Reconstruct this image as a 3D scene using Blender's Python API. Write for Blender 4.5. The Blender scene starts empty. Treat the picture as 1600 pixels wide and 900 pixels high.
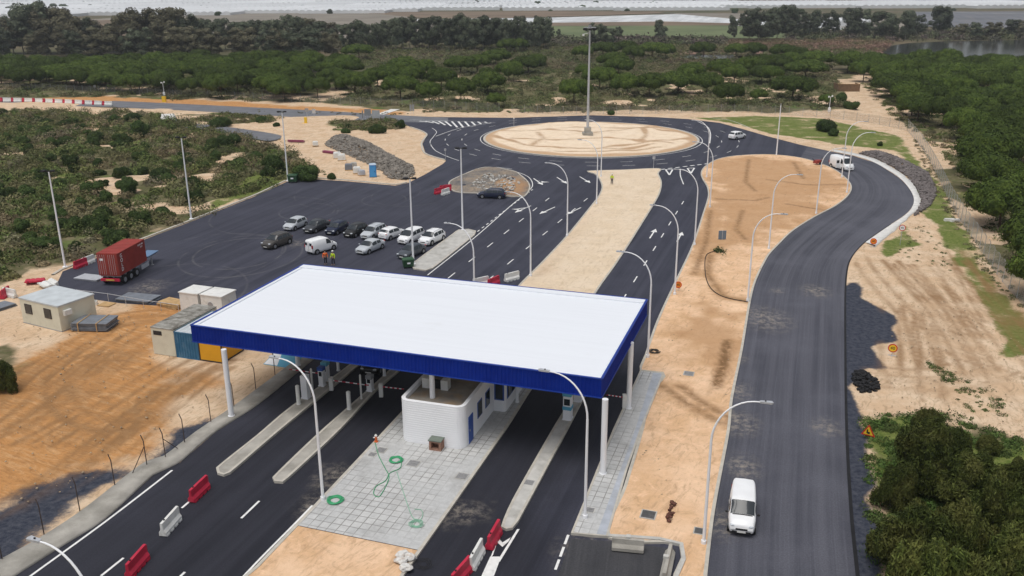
import bpy, math, random
import numpy as np
from mathutils import Vector, Matrix
from mathutils.geometry import delaunay_2d_cdt
R = math.radians
rng = np.random.default_rng(7); random.seed(7)
scn = bpy.context.scene
COL = scn.collection

# ------------------------------------------------------------------ camera
FPX, PITCH, ROLL, CH = 1400.0, R(18.8), R(-0.3), 32.0
_F = np.array([0, math.cos(PITCH), -math.sin(PITCH)]); _R0 = np.array([1., 0, 0]); _U0 = np.cross(_R0, _F)
_R = _R0*math.cos(ROLL)+_U0*math.sin(ROLL); _U = -_R0*math.sin(ROLL)+_U0*math.cos(ROLL)
cd = bpy.data.cameras.new('camera'); cam = bpy.data.objects.new('camera', cd); COL.objects.link(cam)
cam.matrix_world = Matrix(((_R[0], _U[0], -_F[0], 0), (_R[1], _U[1], -_F[1], 0), (_R[2], _U[2], -_F[2], CH), (0, 0, 0, 1)))
cd.sensor_width = 36; cd.lens = 36*FPX/1600; cd.clip_start = 0.5; cd.clip_end = 40000
scn.camera = cam
# ------------------------------------------------------------------ world and sun (overcast)
SUN_EL, SUN_AZ = 72, 215
w = bpy.data.worlds.new('World'); scn.world = w; w.use_nodes = True
nt = w.node_tree; bg = nt.nodes['Background']
sky = nt.nodes.new('ShaderNodeTexSky'); sky.sky_type = 'NISHITA'; sky.sun_disc = False
sky.sun_elevation = R(SUN_EL); sky.sun_rotation = R(SUN_AZ); sky.dust_density = 4; sky.ozone_density = 1.0
hs = nt.nodes.new('ShaderNodeHueSaturation'); hs.inputs['Saturation'].default_value = 0.38
nt.links.new(sky.outputs[0], hs.inputs['Color']); nt.links.new(hs.outputs[0], bg.inputs['Color'])
bg.inputs['Strength'].default_value = 0.10
sl = bpy.data.lights.new('sun', 'SUN'); sl.energy = 1.3; sl.angle = R(42); sl.color = (1, .97, .92)
so = bpy.data.objects.new('sun', sl); COL.objects.link(so)
az = R(SUN_AZ); d = Vector((math.sin(az)*math.cos(R(SUN_EL)), math.cos(az)*math.cos(R(SUN_EL)), math.sin(R(SUN_EL))))
so.rotation_euler = (-d).to_track_quat('-Z', 'Y').to_euler()
scn.view_settings.view_transform = 'Standard'; scn.view_settings.look = 'None'
scn.view_settings.exposure = 0.17; scn.view_settings.gamma = 1
scn.render.engine = 'CYCLES'
scn.cycles.max_bounces = 4; scn.cycles.diffuse_bounces = 2; scn.cycles.glossy_bounces = 2
scn.cycles.transparent_max_bounces = 12; scn.cycles.volume_bounces = 0

# ------------------------------------------------------------------ helpers
def G(x, y, z=0.0):
    """point of the plane at height z that stands at this place of the site survey"""
    dd = _F*FPX+_R*(x-800)+_U*(450-y); t = (z-CH)/dd[2]
    return (dd[0]*t, dd[1]*t)
def GL(pts, z=0.0): return [G(x, y, z) for x, y in pts]

def mesh_np(name, V, Fc, mat=None, attrs=None, smooth=False, uv=None):
    me = bpy.data.meshes.new(name); V = np.asarray(V, np.float32); Fc = np.asarray(Fc, np.int32)
    n = Fc.shape[1]
    me.vertices.add(len(V)); me.vertices.foreach_set('co', V.ravel())
    me.loops.add(Fc.size); me.loops.foreach_set('vertex_index', Fc.ravel())
    me.polygons.add(len(Fc)); me.polygons.foreach_set('loop_start', np.arange(0, Fc.size, n, dtype=np.int32))
    me.update(calc_edges=True)
    if smooth: me.polygons.foreach_set('use_smooth', np.ones(len(Fc), bool))
    for k, a in (attrs or {}).items():
        a = np.asarray(a, np.float32)
        if a.ndim == 1:
            at = me.attributes.new(k, 'FLOAT', 'POINT'); at.data.foreach_set('value', a)
        else:
            at = me.attributes.new(k, 'FLOAT_COLOR', 'POINT')
            at.data.foreach_set('color', np.concatenate([a, np.ones((len(a), 1))], 1).astype(np.float32).ravel())
    if mat: me.materials.append(mat)
    me.validate()
    return me
def ob(name, me, parent=None, kind=None, label=None, cat=None, group=None, loc=None, rz=0):
    o = bpy.data.objects.new(name, me); COL.objects.link(o)
    if parent: o.parent = parent
    if loc is not None: o.location = loc
    if rz: o.rotation_euler = (0, 0, rz)
    if kind: o['kind'] = kind
    if label: o['label'] = label
    if cat: o['category'] = cat
    if group: o['group'] = group
    return o
def thing(name, label, cat, loc=(0, 0, 0), rz=0, group=None):
    return ob(name, None, None, None, label, cat, group, loc, rz)
def dup(root, loc, rz, label, group=None, name=None):
    r = root.copy(); COL.objects.link(r); r.location = loc; r.rotation_euler = (0, 0, rz); r['label'] = label
    if group: r['group'] = group
    for ch in list(root.children):
        c = ch.copy(); COL.objects.link(c); c.parent = r
        for g in ch.children:
            e = g.copy(); COL.objects.link(e); e.parent = c
    return r

class MB:
    def __init__(s): s.v = []; s.f = []; s.sm = []
    def add(s, vs, fs, sm=False):
        o = len(s.v); s.v += [tuple(map(float, v)) for v in vs]; s.f += [tuple(i+o for i in f) for f in fs]; s.sm += [sm]*len(fs); return s
    def box(s, x0, x1, y0, y1, z0, z1, rz=0, c=None, taper=0):
        t = taper
        vs = [(x0, y0, z0), (x1, y0, z0), (x1, y1, z0), (x0, y1, z0), (x0+t, y0+t, z1), (x1-t, y0+t, z1), (x1-t, y1-t, z1), (x0+t, y1-t, z1)]
        if rz:
            cx, cy = c if c else ((x0+x1)/2, (y0+y1)/2); ca, sa = math.cos(rz), math.sin(rz)
            vs = [(cx+(x-cx)*ca-(y-cy)*sa, cy+(x-cx)*sa+(y-cy)*ca, z) for x, y, z in vs]
        return s.add(vs, [(0, 3, 2, 1), (4, 5, 6, 7), (0, 1, 5, 4), (1, 2, 6, 5), (2, 3, 7, 6), (3, 0, 4, 7)])
    def tube(s, path, r, n=8, caps=True, r1=None):
        P = [Vector(p) for p in path]; m = len(P); vs = []; fs = []
        up = None
        for i, p in enumerate(P):
            t = (P[min(i+1, m-1)]-P[max(i-1, 0)]).normalized()
            if up is None: up = t.orthogonal().normalized()
            up = (up-t*up.dot(t)); up = up.normalized() if up.length > 1e-6 else t.orthogonal().normalized()
            b = t.cross(up); rr = r if r1 is None else r+(r1-r)*i/(m-1)
            for k in range(n):
                a = 2*math.pi*k/n; vs.append(p+up*math.cos(a)*rr+b*math.sin(a)*rr)
        for i in range(m-1):
            for k in range(n): fs.append((i*n+k, i*n+(k+1) % n, (i+1)*n+(k+1) % n, (i+1)*n+k))
        s.add(vs, fs, True)
        if caps: s.add(vs[:n], [tuple(range(n-1, -1, -1))]); s.add(vs[-n:], [tuple(range(n))])
        return s
    def cyl(s, c, r, z0, z1, n=16, r1=None): return s.tube([(c[0], c[1], z0), (c[0], c[1], z1)], r, n, True, r1)
    def disc(s, c, nrm, r, th, n=24):
        c = Vector(c); nrm = Vector(nrm).normalized(); return s.tube([c-nrm*th/2, c+nrm*th/2], r, n)
    def prism(s, poly, z0, z1):
        n = len(poly); vs = [(x, y, z0) for x, y in poly]+[(x, y, z1) for x, y in poly]
        return s.add(vs, [tuple(range(n, 2*n)), tuple(range(n-1, -1, -1))]+[(i, (i+1) % n, n+(i+1) % n, n+i) for i in range(n)])
    def blob(s, c, r, seed=0, jit=.25, sub=1):
        V, Fq = ico(sub); rr = np.random.default_rng(seed); f = 1+rr.uniform(-jit, jit, len(V))
        return s.add((V*f[:, None])*np.array(r)+np.array(c), [tuple(q) for q in Fq])
    def mesh(s, name, mat):
        me = bpy.data.meshes.new(name); me.from_pydata(s.v, [], s.f); me.polygons.foreach_set('use_smooth', s.sm)
        if mat: me.materials.append(mat)
        me.update(); return me
    def build(s, name, mat, parent=None, **k): return ob(name, s.mesh(name, mat), parent, **k)

_ic = {}
def ico(sub):
    if sub in _ic: return _ic[sub]
    import bmesh
    b = bmesh.new(); bmesh.ops.create_icosphere(b, subdivisions=sub, radius=1)
    V = np.array([v.co[:] for v in b.verts]); Fq = np.array([[v.index for v in f.verts] for f in b.faces]); b.free()
    _ic[sub] = (V, Fq); return V, Fq

def ccw(p):
    a = sum(p[i][0]*p[(i+1) % len(p)][1]-p[(i+1) % len(p)][0]*p[i][1] for i in range(len(p)))
    return p if a > 0 else p[::-1]
def smooth_line(pts, step=1.0, closed=False):
    P = np.array(pts, float); n = len(P); out = []
    rngi = range(n if closed else n-1)
    for i in rngi:
        if closed: p0, p1, p2, p3 = P[(i-1) % n], P[i], P[(i+1) % n], P[(i+2) % n]
        else: p0, p1, p2, p3 = P[max(i-1, 0)], P[i], P[i+1], P[min(i+2, n-1)]
        d = np.linalg.norm(p2-p1); k = max(1, int(d/step))
        # centripetal-ish: limit tangents so that corners stay tidy
        m1 = (p2-p0)/2; m2 = (p3-p1)/2
        for m in (m1, m2):
            L = np.linalg.norm(m)
            if L > d: m *= d/L
        for j in range(k):
            t = j/k; h = (2*t**3-3*t**2+1)*p1+(t**3-2*t**2+t)*m1+(-2*t**3+3*t**2)*p2+(t**3-t**2)*m2; out.append(h)
    if not closed: out.append(P[-1])
    return [tuple(q) for q in out]
def densify(pts, step, closed=True):
    out = []; n = len(pts)
    for i in range(n if closed else n-1):
        a = np.array(pts[i]); b = np.array(pts[(i+1) % n]); k = max(1, int(np.linalg.norm(b-a)/step))
        for j in range(k): out.append(tuple(a+(b-a)*j/k))
    if not closed: out.append(tuple(pts[-1]))
    return out
def inside(P, poly):
    P = np.asarray(P, float); poly = np.asarray(poly, float); x, y = P[:, 0], P[:, 1]; r = np.zeros(len(P), bool); j = len(poly)-1
    for i in range(len(poly)):
        xi, yi = poly[i]; xj, yj = poly[j]
        if yi != yj:
            c = ((yi > y) != (yj > y)) & (x < (xj-xi)*(y-yi)/(yj-yi)+xi); r ^= c
        j = i
    return r
def dline(P, line, closed=False):
    P = np.asarray(P, float); L = np.asarray(line, float); best = np.full(len(P), 1e9); n = len(L)
    for i in range(n if closed else n-1):
        a = L[i]; b = L[(i+1) % n]; ab = b-a; q = max(1e-9, ab@ab)
        t = np.clip(((P-a)@ab)/q, 0, 1); dd = P-a-t[:, None]*ab; best = np.minimum(best, np.einsum('ij,ij->i', dd, dd))
    return np.sqrt(best)
def sdf(P, poly):
    dd = dline(P, poly, True); return np.where(inside(P, poly), -dd, dd)
def soft(P, poly, wd=1.5, nz=0.0):
    s = sdf(P, poly)
    if nz: s = s+nz*vnoise(P, 5.0)+nz*.6*vnoise(P, 1.7, 3)
    return np.clip(.5-s/(2*wd), 0, 1)
def vnoise(P, scale, seed=0):
    q = np.asarray(P)[:, :2]/scale; r = np.random.default_rng(100+seed); T = r.uniform(-1, 1, (256, 256))
    i = np.floor(q).astype(int); f = q-i; f = f*f*(3-2*f); a = i % 256; b = (i+1) % 256
    return (T[a[:, 0], a[:, 1]]*(1-f[:, 0])+T[b[:, 0], a[:, 1]]*f[:, 0])*(1-f[:, 1])+(T[a[:, 0], b[:, 1]]*(1-f[:, 0])+T[b[:, 0], b[:, 1]]*f[:, 0])*f[:, 1]
def area_mesh(name, poly, z, mat, step=None, holes=(), attrs=None, zf=None):
    poly = ccw(list(poly)); pts = [Vector(p) for p in poly]; faces = []; edges = []
    n = len(pts); edges += [(i, (i+1) % n) for i in range(n)]
    for h in holes:
        o = len(pts); pts += [Vector(p) for p in h]; edges += [(o+i, o+(i+1) % len(h)) for i in range(len(h))]
    if step:
        A = np.array(poly); x0, y0 = A.min(0); x1, y1 = A.max(0)
        gx, gy = np.meshgrid(np.arange(x0, x1, step), np.arange(y0, y1, step)); Q = np.stack([gx.ravel(), gy.ravel()], 1)
        Q = Q+rng.uniform(-.2, .2, Q.shape)*step; k = sdf(Q, poly) < -step*.4
        for h in holes: k &= sdf(Q, h) > step*.4
        pts += [Vector(q) for q in Q[k]]
    vo, eo, fo, *_ = delaunay_2d_cdt(pts, edges, [], 0, 1e-5)
    V = np.array([v[:] for v in vo]); T = np.array([f for f in fo if len(f) == 3])
    c = V[T].mean(1); k = inside(c, poly)
    for h in holes: k &= ~inside(c, h)
    T = T[k]
    a, b, c3 = V[T[:, 0]], V[T[:, 1]], V[T[:, 2]]
    flip = ((b-a)[:, 0]*(c3-a)[:, 1]-(b-a)[:, 1]*(c3-a)[:, 0]) < 0; T[flip] = T[flip][:, ::-1]
    Z = np.full(len(V), z) if zf is None else z+zf(V)
    return mesh_np(name, np.column_stack([V, Z]), T, mat, attrs(V) if attrs else None)
def offset(pts, dd, closed=True):
    P = np.array(pts); n = len(P); out = []
    for i in range(n):
        a = P[(i-1) % n] if closed or i else P[i]; b = P[(i+1) % n] if closed or i < n-1 else P[i]
        t = b-a; L = np.linalg.norm(t); t = t/L if L else t; out.append((P[i][0]-t[1]*dd, P[i][1]+t[0]*dd))
    return out
def strip(name, A, B, z, mat, kind='structure', zb=None, **k):
    """flat (or walled) band between two lines of equal count"""
    n = len(A); V = [(x, y, z) for x, y in A]+[(x, y, z) for x, y in B]; F = [(i, i+1, n+i+1, n+i) for i in range(n-1)]
    return V, F

# ------------------------------------------------------------------ materials
def mat(name, base, rough=.8, spec=.3, var=0.0, vscale=1.0, bump=0.0, bscale=8.0, metal=0.0, alpha=1.0, detail=4, dirt=None, dscale=.6, dthr=(.5, .7), objrand=0.0):
    m = bpy.data.materials.new(name); m.use_nodes = True; t = m.node_tree; N = t.nodes; p = N['Principled BSDF']; L = t.links
    p.inputs['Roughness'].default_value = rough; p.inputs['Specular IOR Level'].default_value = spec; p.inputs['Metallic'].default_value = metal
    tc = N.new('ShaderNodeNewGeometry'); c = N.new('ShaderNodeRGB'); c.outputs[0].default_value = (*base, 1); out = c.outputs[0]
    if var:
        n = N.new('ShaderNodeTexNoise'); n.inputs['Scale'].default_value = vscale; n.inputs['Detail'].default_value = detail
        L.new(tc.outputs['Position'], n.inputs['Vector'])
        mr = N.new('ShaderNodeMapRange'); mr.inputs[1].default_value = .3; mr.inputs[2].default_value = .7; mr.inputs[3].default_value = 1-var; mr.inputs[4].default_value = 1+var
        L.new(n.outputs[0], mr.inputs[0]); mx = N.new('ShaderNodeVectorMath'); mx.operation = 'SCALE'; L.new(out, mx.inputs[0]); L.new(mr.outputs[0], mx.inputs['Scale']); out = mx.outputs[0]
    if objrand:
        oi = N.new('ShaderNodeObjectInfo'); mr = N.new('ShaderNodeMapRange'); mr.inputs[3].default_value = 1-objrand; mr.inputs[4].default_value = 1+objrand
        L.new(oi.outputs['Random'], mr.inputs[0]); mx = N.new('ShaderNodeVectorMath'); mx.operation = 'SCALE'; L.new(out, mx.inputs[0]); L.new(mr.outputs[0], mx.inputs['Scale']); out = mx.outputs[0]
    if dirt:
        n = N.new('ShaderNodeTexNoise'); n.inputs['Scale'].default_value = dscale; n.inputs['Detail'].default_value = 6; n.inputs['Roughness'].default_value = .65
        L.new(tc.outputs['Position'], n.inputs['Vector'])
        mr = N.new('ShaderNodeMapRange'); mr.inputs[1].default_value = dthr[0]; mr.inputs[2].default_value = dthr[1]; L.new(n.outputs[0], mr.inputs[0])
        mx = N.new('ShaderNodeMix'); mx.data_type = 'RGBA'; L.new(mr.outputs[0], mx.inputs[0]); L.new(out, mx.inputs[6]); mx.inputs[7].default_value = (*dirt, 1); out = mx.outputs[2]
    L.new(out, p.inputs['Base Color'])
    if bump:
        n = N.new('ShaderNodeTexNoise'); n.inputs['Scale'].default_value = bscale; n.inputs['Detail'].default_value = 5; L.new(tc.outputs['Position'], n.inputs['Vector'])
        b = N.new('ShaderNodeBump'); b.inputs['Strength'].default_value = 1; b.inputs['Distance'].default_value = bump; L.new(n.outputs[0], b.inputs['Height']); L.new(b.outputs[0], p.inputs['Normal'])
    return m

class NB:
    """small node helper"""
    def __init__(s, name, rough=.9, spec=.2):
        s.m = bpy.data.materials.new(name); s.m.use_nodes = True; s.t = s.m.node_tree; s.N = s.t.nodes; s.L = s.t.links; s.p = s.N['Principled BSDF']
        s.p.inputs['Roughness'].default_value = rough; s.p.inputs['Specular IOR Level'].default_value = spec
        s.pos = s.N.new('ShaderNodeNewGeometry').outputs['Position']
    def mapv(s, rz=0, sc=(1, 1, 1), src=None, loc=(0, 0, 0)):
        n = s.N.new('ShaderNodeMapping'); n.vector_type = 'POINT'; r = s.N.new('ShaderNodeVectorRotate'); r.rotation_type = 'Z_AXIS'; r.inputs['Angle'].default_value = rz
        s.L.new(src or s.pos, r.inputs['Vector']); s.L.new(r.outputs[0], n.inputs[0]); n.inputs['Scale'].default_value = sc; n.inputs['Location'].default_value = loc; return n.outputs[0]
    def noise(s, scale, detail=4, rough=.55, vec=None, dist=0):
        n = s.N.new('ShaderNodeTexNoise'); n.inputs['Scale'].default_value = scale; n.inputs['Detail'].default_value = detail; n.inputs['Roughness'].default_value = rough; n.inputs['Distortion'].default_value = dist
        s.L.new(vec or s.pos, n.inputs['Vector']); return n.outputs[0]
    def ramp(s, v, a, b, lo=0., hi=1.):
        n = s.N.new('ShaderNodeMapRange'); n.interpolation_type = 'SMOOTHSTEP'; s.L.new(v, n.inputs[0])
        for i, q in zip((1, 2, 3, 4), (a, b, lo, hi)): n.inputs[i].default_value = q
        return n.outputs[0]
    def mul(s, a, b, op='MULTIPLY'):
        n = s.N.new('ShaderNodeMath'); n.operation = op
        for i, q in enumerate((a, b)):
            if isinstance(q, (int, float)): n.inputs[i].default_value = q
            else: s.L.new(q, n.inputs[i])
        return n.outputs[0]
    def mix(s, f, a, b):
        n = s.N.new('ShaderNodeMix'); n.data_type = 'RGBA'
        if isinstance(f, (int, float)): n.inputs[0].default_value = f
        else: s.L.new(f, n.inputs[0])
        for i, q in ((6, a), (7, b)):
            if isinstance(q, tuple): n.inputs[i].default_value = (*q, 1)
            else: s.L.new(q, n.inputs[i])
        return n.outputs[2]
    def scale(s, c, f):
        n = s.N.new('ShaderNodeVectorMath'); n.operation = 'SCALE'
        if isinstance(c, tuple): n.inputs[0].default_value = c
        else: s.L.new(c, n.inputs[0])
        s.L.new(f, n.inputs['Scale']); return n.outputs[0]
    def attr(s, name, out='Fac'):
        n = s.N.new('ShaderNodeAttribute'); n.attribute_name = name; return n.outputs[out]
    def bump(s, h, dist):
        b = s.N.new('ShaderNodeBump'); b.inputs['Distance'].default_value = dist; s.L.new(h, b.inputs['Height']); s.L.new(b.outputs[0], s.p.inputs['Normal'])
    def done(s, c): s.L.new(c, s.p.inputs['Base Color']); return s.m

SAND = (.62, .44, .285); SANDL = (.72, .56, .40); OR = (.51, .255, .095); BROWN = (.26, .15, .075); GRASS = (.10, .15, .035)
def ground_mat():
    b = NB('site_ground', .95, .1)
    n1 = b.noise(.35, 8, .6); n2 = b.noise(2.2, 8, .7); n3 = b.noise(.06, 5, .6)
    c = b.mix(b.ramp(n1, .35, .68), SAND, SANDL)
    c = b.mix(b.ramp(n2, .5, .75, 0, .5), c, (.40, .29, .18))
    # churned tracks in the sand
    tr = b.noise(1.0, 8, .74, b.mapv(R(25), (1.3, .5, 1)), 2.0); c = b.mix(b.ramp(tr, .50, .62, 0, .6), c, (.37, .26, .16))
    tr2 = b.noise(1.0, 7, .68, b.mapv(R(-62), (.8, .22, 1)), 2.2)
    oc = b.mix(b.ramp(tr2, .42, .70), OR, (.62, .37, .18)); tr3 = b.noise(1.0, 8, .74, b.mapv(R(-58), (1.8, .45, 1)), 2.0); oc = b.mix(b.ramp(tr3, .48, .64, 0, .6), oc, (.33, .165, .065)); oc = b.mix(b.ramp(n2, .45, .75, 0, .5), oc, (.36, .18, .07))
    c = b.mix(b.ramp(b.mul(b.attr('orange'), b.ramp(n1, .2, .6, .55, 1.5)), .3, .8), c, oc)
    # scrub soil
    sc = b.mix(b.ramp(n2, .35, .65), (.13, .11, .06), (.085, .10, .035)); sc = b.mix(b.ramp(n1, .42, .66), sc, (.20, .17, .10)); sc = b.mix(b.ramp(b.noise(.18, 4), .55, .68, 0, .8), sc, (.10, .15, .035))
    f = b.mul(b.attr('scrub'), b.ramp(n3, .3, .62, 1.25, .65)); f = b.mul(f, b.mul(n1, .5), 'ADD'); c = b.mix(b.ramp(f, .55, .8), c, sc)
    gr = b.mix(b.ramp(n2, .3, .7), (.085, .13, .022), (.20, .22, .07)); f = b.mul(b.attr('grass'), b.mul(b.mul(n2, .6), b.mul(b.noise(.22, 7, .65), 1.4), 'ADD'), 'ADD'); c = b.mix(b.ramp(f, 1.66, 2.0), c, gr)
    tar = b.mix(b.ramp(n2, .3, .75), (.028, .034, .052), (.085, .09, .11)); f = b.mul(b.attr('tar'), b.mul(b.mul(n1, n2, 'ADD'), .4), 'ADD'); c = b.mix(b.ramp(f, .72, 1.0), c, tar)
    c = b.mix(b.mul(b.attr('rut'), .8), c, (.25, .14, .065))
    b.bump(b.mul(b.mul(n2, .5), tr2, 'ADD'), .12)
    return b.done(c)
def median_mat(name, base, alt, dark, rz, rutc=(.22, .125, .06)):
    b = NB(name, .95, .1); n1 = b.noise(.28, 8, .62); n2 = b.noise(2.6, 9, .7)
    c = b.mix(b.ramp(n1, .34, .66), base, alt); c = b.mix(b.ramp(n2, .48, .78, 0, .55), c, dark)
    tr = b.noise(1, 8, .72, b.mapv(rz, (1.3, .35, 1)), 1.6); c = b.mix(b.ramp(tr, .50, .66, 0, .6), c, dark); n6 = b.noise(.13, 4, .6); c = b.mix(b.ramp(n6, .5, .7, 0, .35), c, alt); n5 = b.noise(.75, 9, .7, None, .8); c = b.mix(b.ramp(n5, .50, .70, 0, .7), c, tuple(q*1.12 for q in base)); c = b.mix(b.ramp(n5, .46, .30, 0, .55), c, dark)
    f = b.mul(b.attr('orange'), b.mul(n1, .7), 'ADD'); c = b.mix(b.ramp(f, .55, 1.2, 0, .7), c, (.44, .25, .12))
    f = b.mul(b.attr('rut'), b.ramp(b.noise(1.3, 7, .7), .32, .55, .2, 1)); c = b.mix(f, c, rutc)
    b.bump(b.mul(n2, tr, 'ADD'), .07); return b.done(c)
def asphalt_mat(name, rz, base=(.024, .026, .041), hi=(.048, .050, .071), uvs=False, dust=.35, rings=()):
    b = NB(name, .8, .35)
    v = b.attr('uvp', 'Vector') if uvs else b.mapv(rz, (1, 1, 1))
    mp = b.N.new('ShaderNodeMapping'); b.L.new(v, mp.inputs[0]); mp.inputs['Scale'].default_value = (.9, .018, 1)
    s1 = b.noise(1.0, 5, .65, mp.outputs[0], .25)
    mp2 = b.N.new('ShaderNodeMapping'); b.L.new(v, mp2.inputs[0]); mp2.inputs['Scale'].default_value = (5.5, .05, 1)
    s2 = b.noise(1.0, 4, .6, mp2.outputs[0], .1); n1 = b.noise(.12, 6, .6); n2 = b.noise(9, 6, .75)
    c = b.mix(b.ramp(s1, .3, .7), base, hi); c = b.mix(b.ramp(s2, .5, .8, 0, .35), c, tuple(q*1.5 for q in hi))
    c = b.mix(b.ramp(n1, .4, .75, 0, .55), c, tuple(q*1.25 for q in hi))
    c = b.scale(c, b.ramp(n2, .2, .8, .72, 1.28))
    # dusty scuffs
    n4 = b.noise(.55, 9, .75, None, 1.2); c = b.mix(b.ramp(n4, .62, .85, 0, dust), c, (.24, .22, .19))
    c = b.scale(c, b.ramp(b.mul(b.attr('fresh'), b.mul(b.noise(.2, 4), .3), 'ADD'), .2, 1.1, 1.0, .48))
    c = b.mix(b.mul(b.attr('dust'), b.ramp(b.noise(1.6, 8, .75), .42, .66, 0, 1)), c, (.33, .29, .24))
    for (rx, ry), rr, st in rings:
        vm = b.N.new('ShaderNodeVectorMath'); vm.operation = 'DISTANCE'; wob = b.N.new('ShaderNodeVectorMath'); wob.operation = 'MULTIPLY'; b.L.new(b.pos, wob.inputs[0]); wob.inputs[1].default_value = (1, .8, 0); b.L.new(wob.outputs[0], vm.inputs[0]); vm.inputs[1].default_value = (rx, ry*.8, 0)
        q = b.mul(b.mul(vm.outputs['Value'], rr, 'SUBTRACT'), 0, 'ADD'); ab = b.N.new('ShaderNodeMath'); ab.operation = 'ABSOLUTE'; b.L.new(q, ab.inputs[0])
        c = b.mix(b.mul(b.ramp(ab.outputs[0], .02, .22, st, 0), b.ramp(b.noise(.35, 3), .35, .6)), c, (.19, .185, .18))
    b.bump(n2, .012); return b.done(c)
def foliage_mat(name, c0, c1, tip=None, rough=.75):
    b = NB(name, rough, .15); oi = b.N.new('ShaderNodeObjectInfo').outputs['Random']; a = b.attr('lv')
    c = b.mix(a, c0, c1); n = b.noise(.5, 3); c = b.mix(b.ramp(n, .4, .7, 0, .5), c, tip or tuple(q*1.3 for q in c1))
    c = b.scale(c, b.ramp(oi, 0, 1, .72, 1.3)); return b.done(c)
M = {}
M['ground'] = ground_mat()
M['asphalt'] = asphalt_mat('asphalt_dark', R(-71.2+90), rings=[(G(*p), r_, s_) for p, r_, s_ in (((375, 395), 5.5, .3), ((378, 398), 7.3, .28), ((480, 330), 4.0, .22), ((430, 335), 9.0, .18), ((600, 312), 3.4, .2), ((640, 305), 6.0, .18), ((330, 400), 8.5, .2), ((560, 300), 10., .15), ((250, 460), 9, .15))])
M['road'] = asphalt_mat('asphalt_worn', 0, (.050, .052, .068), (.095, .097, .118), uvs=True, dust=.4)
M['farroad'] = mat('asphalt_old', (.16, .165, .18), .85, .2, .15, .3)
M['med_light'] = median_mat('sand_light', (.70, .56, .40), (.76, .63, .48), (.54, .41, .27), R(-71+90))
M['med_orange'] = median_mat('sand_orange', (.82, .57, .375), (.70, .45, .26), (.44, .27, .155), R(-60+90))
M['conc'] = mat('concrete', (.50, .49, .46), .85, .2, .14, 1.2, .01, 12, dirt=(.34, .33, .30), dscale=.5)
M['conc_old'] = mat('concrete_weathered', (.40, .38, .34), .9, .15, .18, .8, .02, 9, dirt=(.22, .21, .18), dscale=.35, dthr=(.45, .75))
M['kerb'] = mat('kerb_concrete', (.50, .47, .41), .85, .2, .12, 2)
M['apron'] = mat('white_concrete', (.70, .69, .66), .85, .2, .12, 1.5, .03, 4)
M['mark'] = mat('road_paint', (.78, .78, .76), .6, .3, .08, 3, dirt=(.42, .42, .42), dscale=1.6, dthr=(.56, .8))
M['white'] = mat('white_paint', (.88, .89, .91), .5, .3, .02, .6)
rb = NB('white_roof_sheet', .55, .3); rv = rb.mapv(R(18.6), (.05, 1.6, 1)); rn = rb.noise(1.0, 6, .7, rv)
sx_ = rb.N.new('ShaderNodeSeparateXYZ'); rb.L.new(rb.mapv(R(18.6)), sx_.inputs[0]); fr_ = rb.mul(rb.mul(sx_.outputs[1], 1.02), 0, 'ADD'); ff = rb.N.new('ShaderNodeMath'); ff.operation = 'FRACT'; rb.L.new(fr_, ff.inputs[0])
rc = rb.mix(rb.ramp(rn, .35, .7, 0, .35), (.79, .82, .865), (.72, .745, .79)); rc = rb.mix(rb.ramp(ff.outputs[0], .0, .05, .30, 0), rc, (.60, .62, .66)); rc = rb.mix(rb.ramp(rb.noise(.25, 7, .7), .62, .85, 0, .5), rc, (.58, .57, .55))
M['roofw'] = rb.done(rc)
M['galv'] = mat('galvanised', (.55, .57, .60), .45, .5, .08, 2, metal=.35)
M['steel'] = mat('grey_steel', (.33, .34, .36), .5, .5, .1, 3, metal=.3)
M['black'] = mat('black_plastic', (.02, .02, .022), .6, .3)
M['dark'] = mat('dark_rust_post', (.06, .045, .04), .8, .2)
M['glass'] = mat('window_glass', (.025, .032, .038), .08, .6)
M['red'] = mat('barrier_red', (.50, .022, .055), .5, .4, .12, 2, dirt=(.55, .2, .2), dscale=1.2, dthr=(.6, .85))
M['wplast'] = mat('barrier_white', (.74, .74, .71), .55, .35, .06, 2, dirt=(.45, .43, .38), dscale=1.5, dthr=(.55, .8))
M['tyre'] = mat('tyre_rubber', (.022, .022, .023), .85, .2)
M['rim'] = mat('alloy_rim', (.42, .43, .45), .35, .5, metal=.6)
M['lampglass'] = mat('headlight_glass', (.62, .66, .70), .12, .6)
M['tail'] = mat('taillight_red', (.42, .02, .02), .25, .5)
M['plate'] = mat('number_plate', (.75, .75, .72), .5, .3)
M['trunk'] = mat('tree_bark', (.11, .08, .06), .95, .1, .2, 3)
M['trunkp'] = mat('pale_bark', (.28, .25, .21), .95, .1, .2, 2)
M['pine'] = foliage_mat('stone_pine_needles', (.022, .040, .007), (.082, .125, .020), (.11, .15, .026))
M['euc'] = foliage_mat('eucalyptus_leaves', (.055, .075, .048), (.12, .14, .085), (.16, .165, .11))
M['eucb'] = foliage_mat('brownish_crown_leaves', (.07, .074, .045), (.15, .138, .085), (.18, .155, .10))
M['bush'] = foliage_mat('dark_bush_leaves', (.018, .036, .010), (.06, .098, .024), (.09, .125, .035))
M['nearleaf'] = foliage_mat('olive_shrub_leaves', (.020, .032, .008), (.10, .128, .028), (.18, .17, .05))
def vcol_mat(name):
    b = NB(name, .85, .12); c = b.attr('tint', 'Color'); return b.done(b.scale(c, b.ramp(b.noise(1.5, 3), .2, .8, .75, 1.25)))
M['scrub'] = vcol_mat('scrub_leaves')

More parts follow.
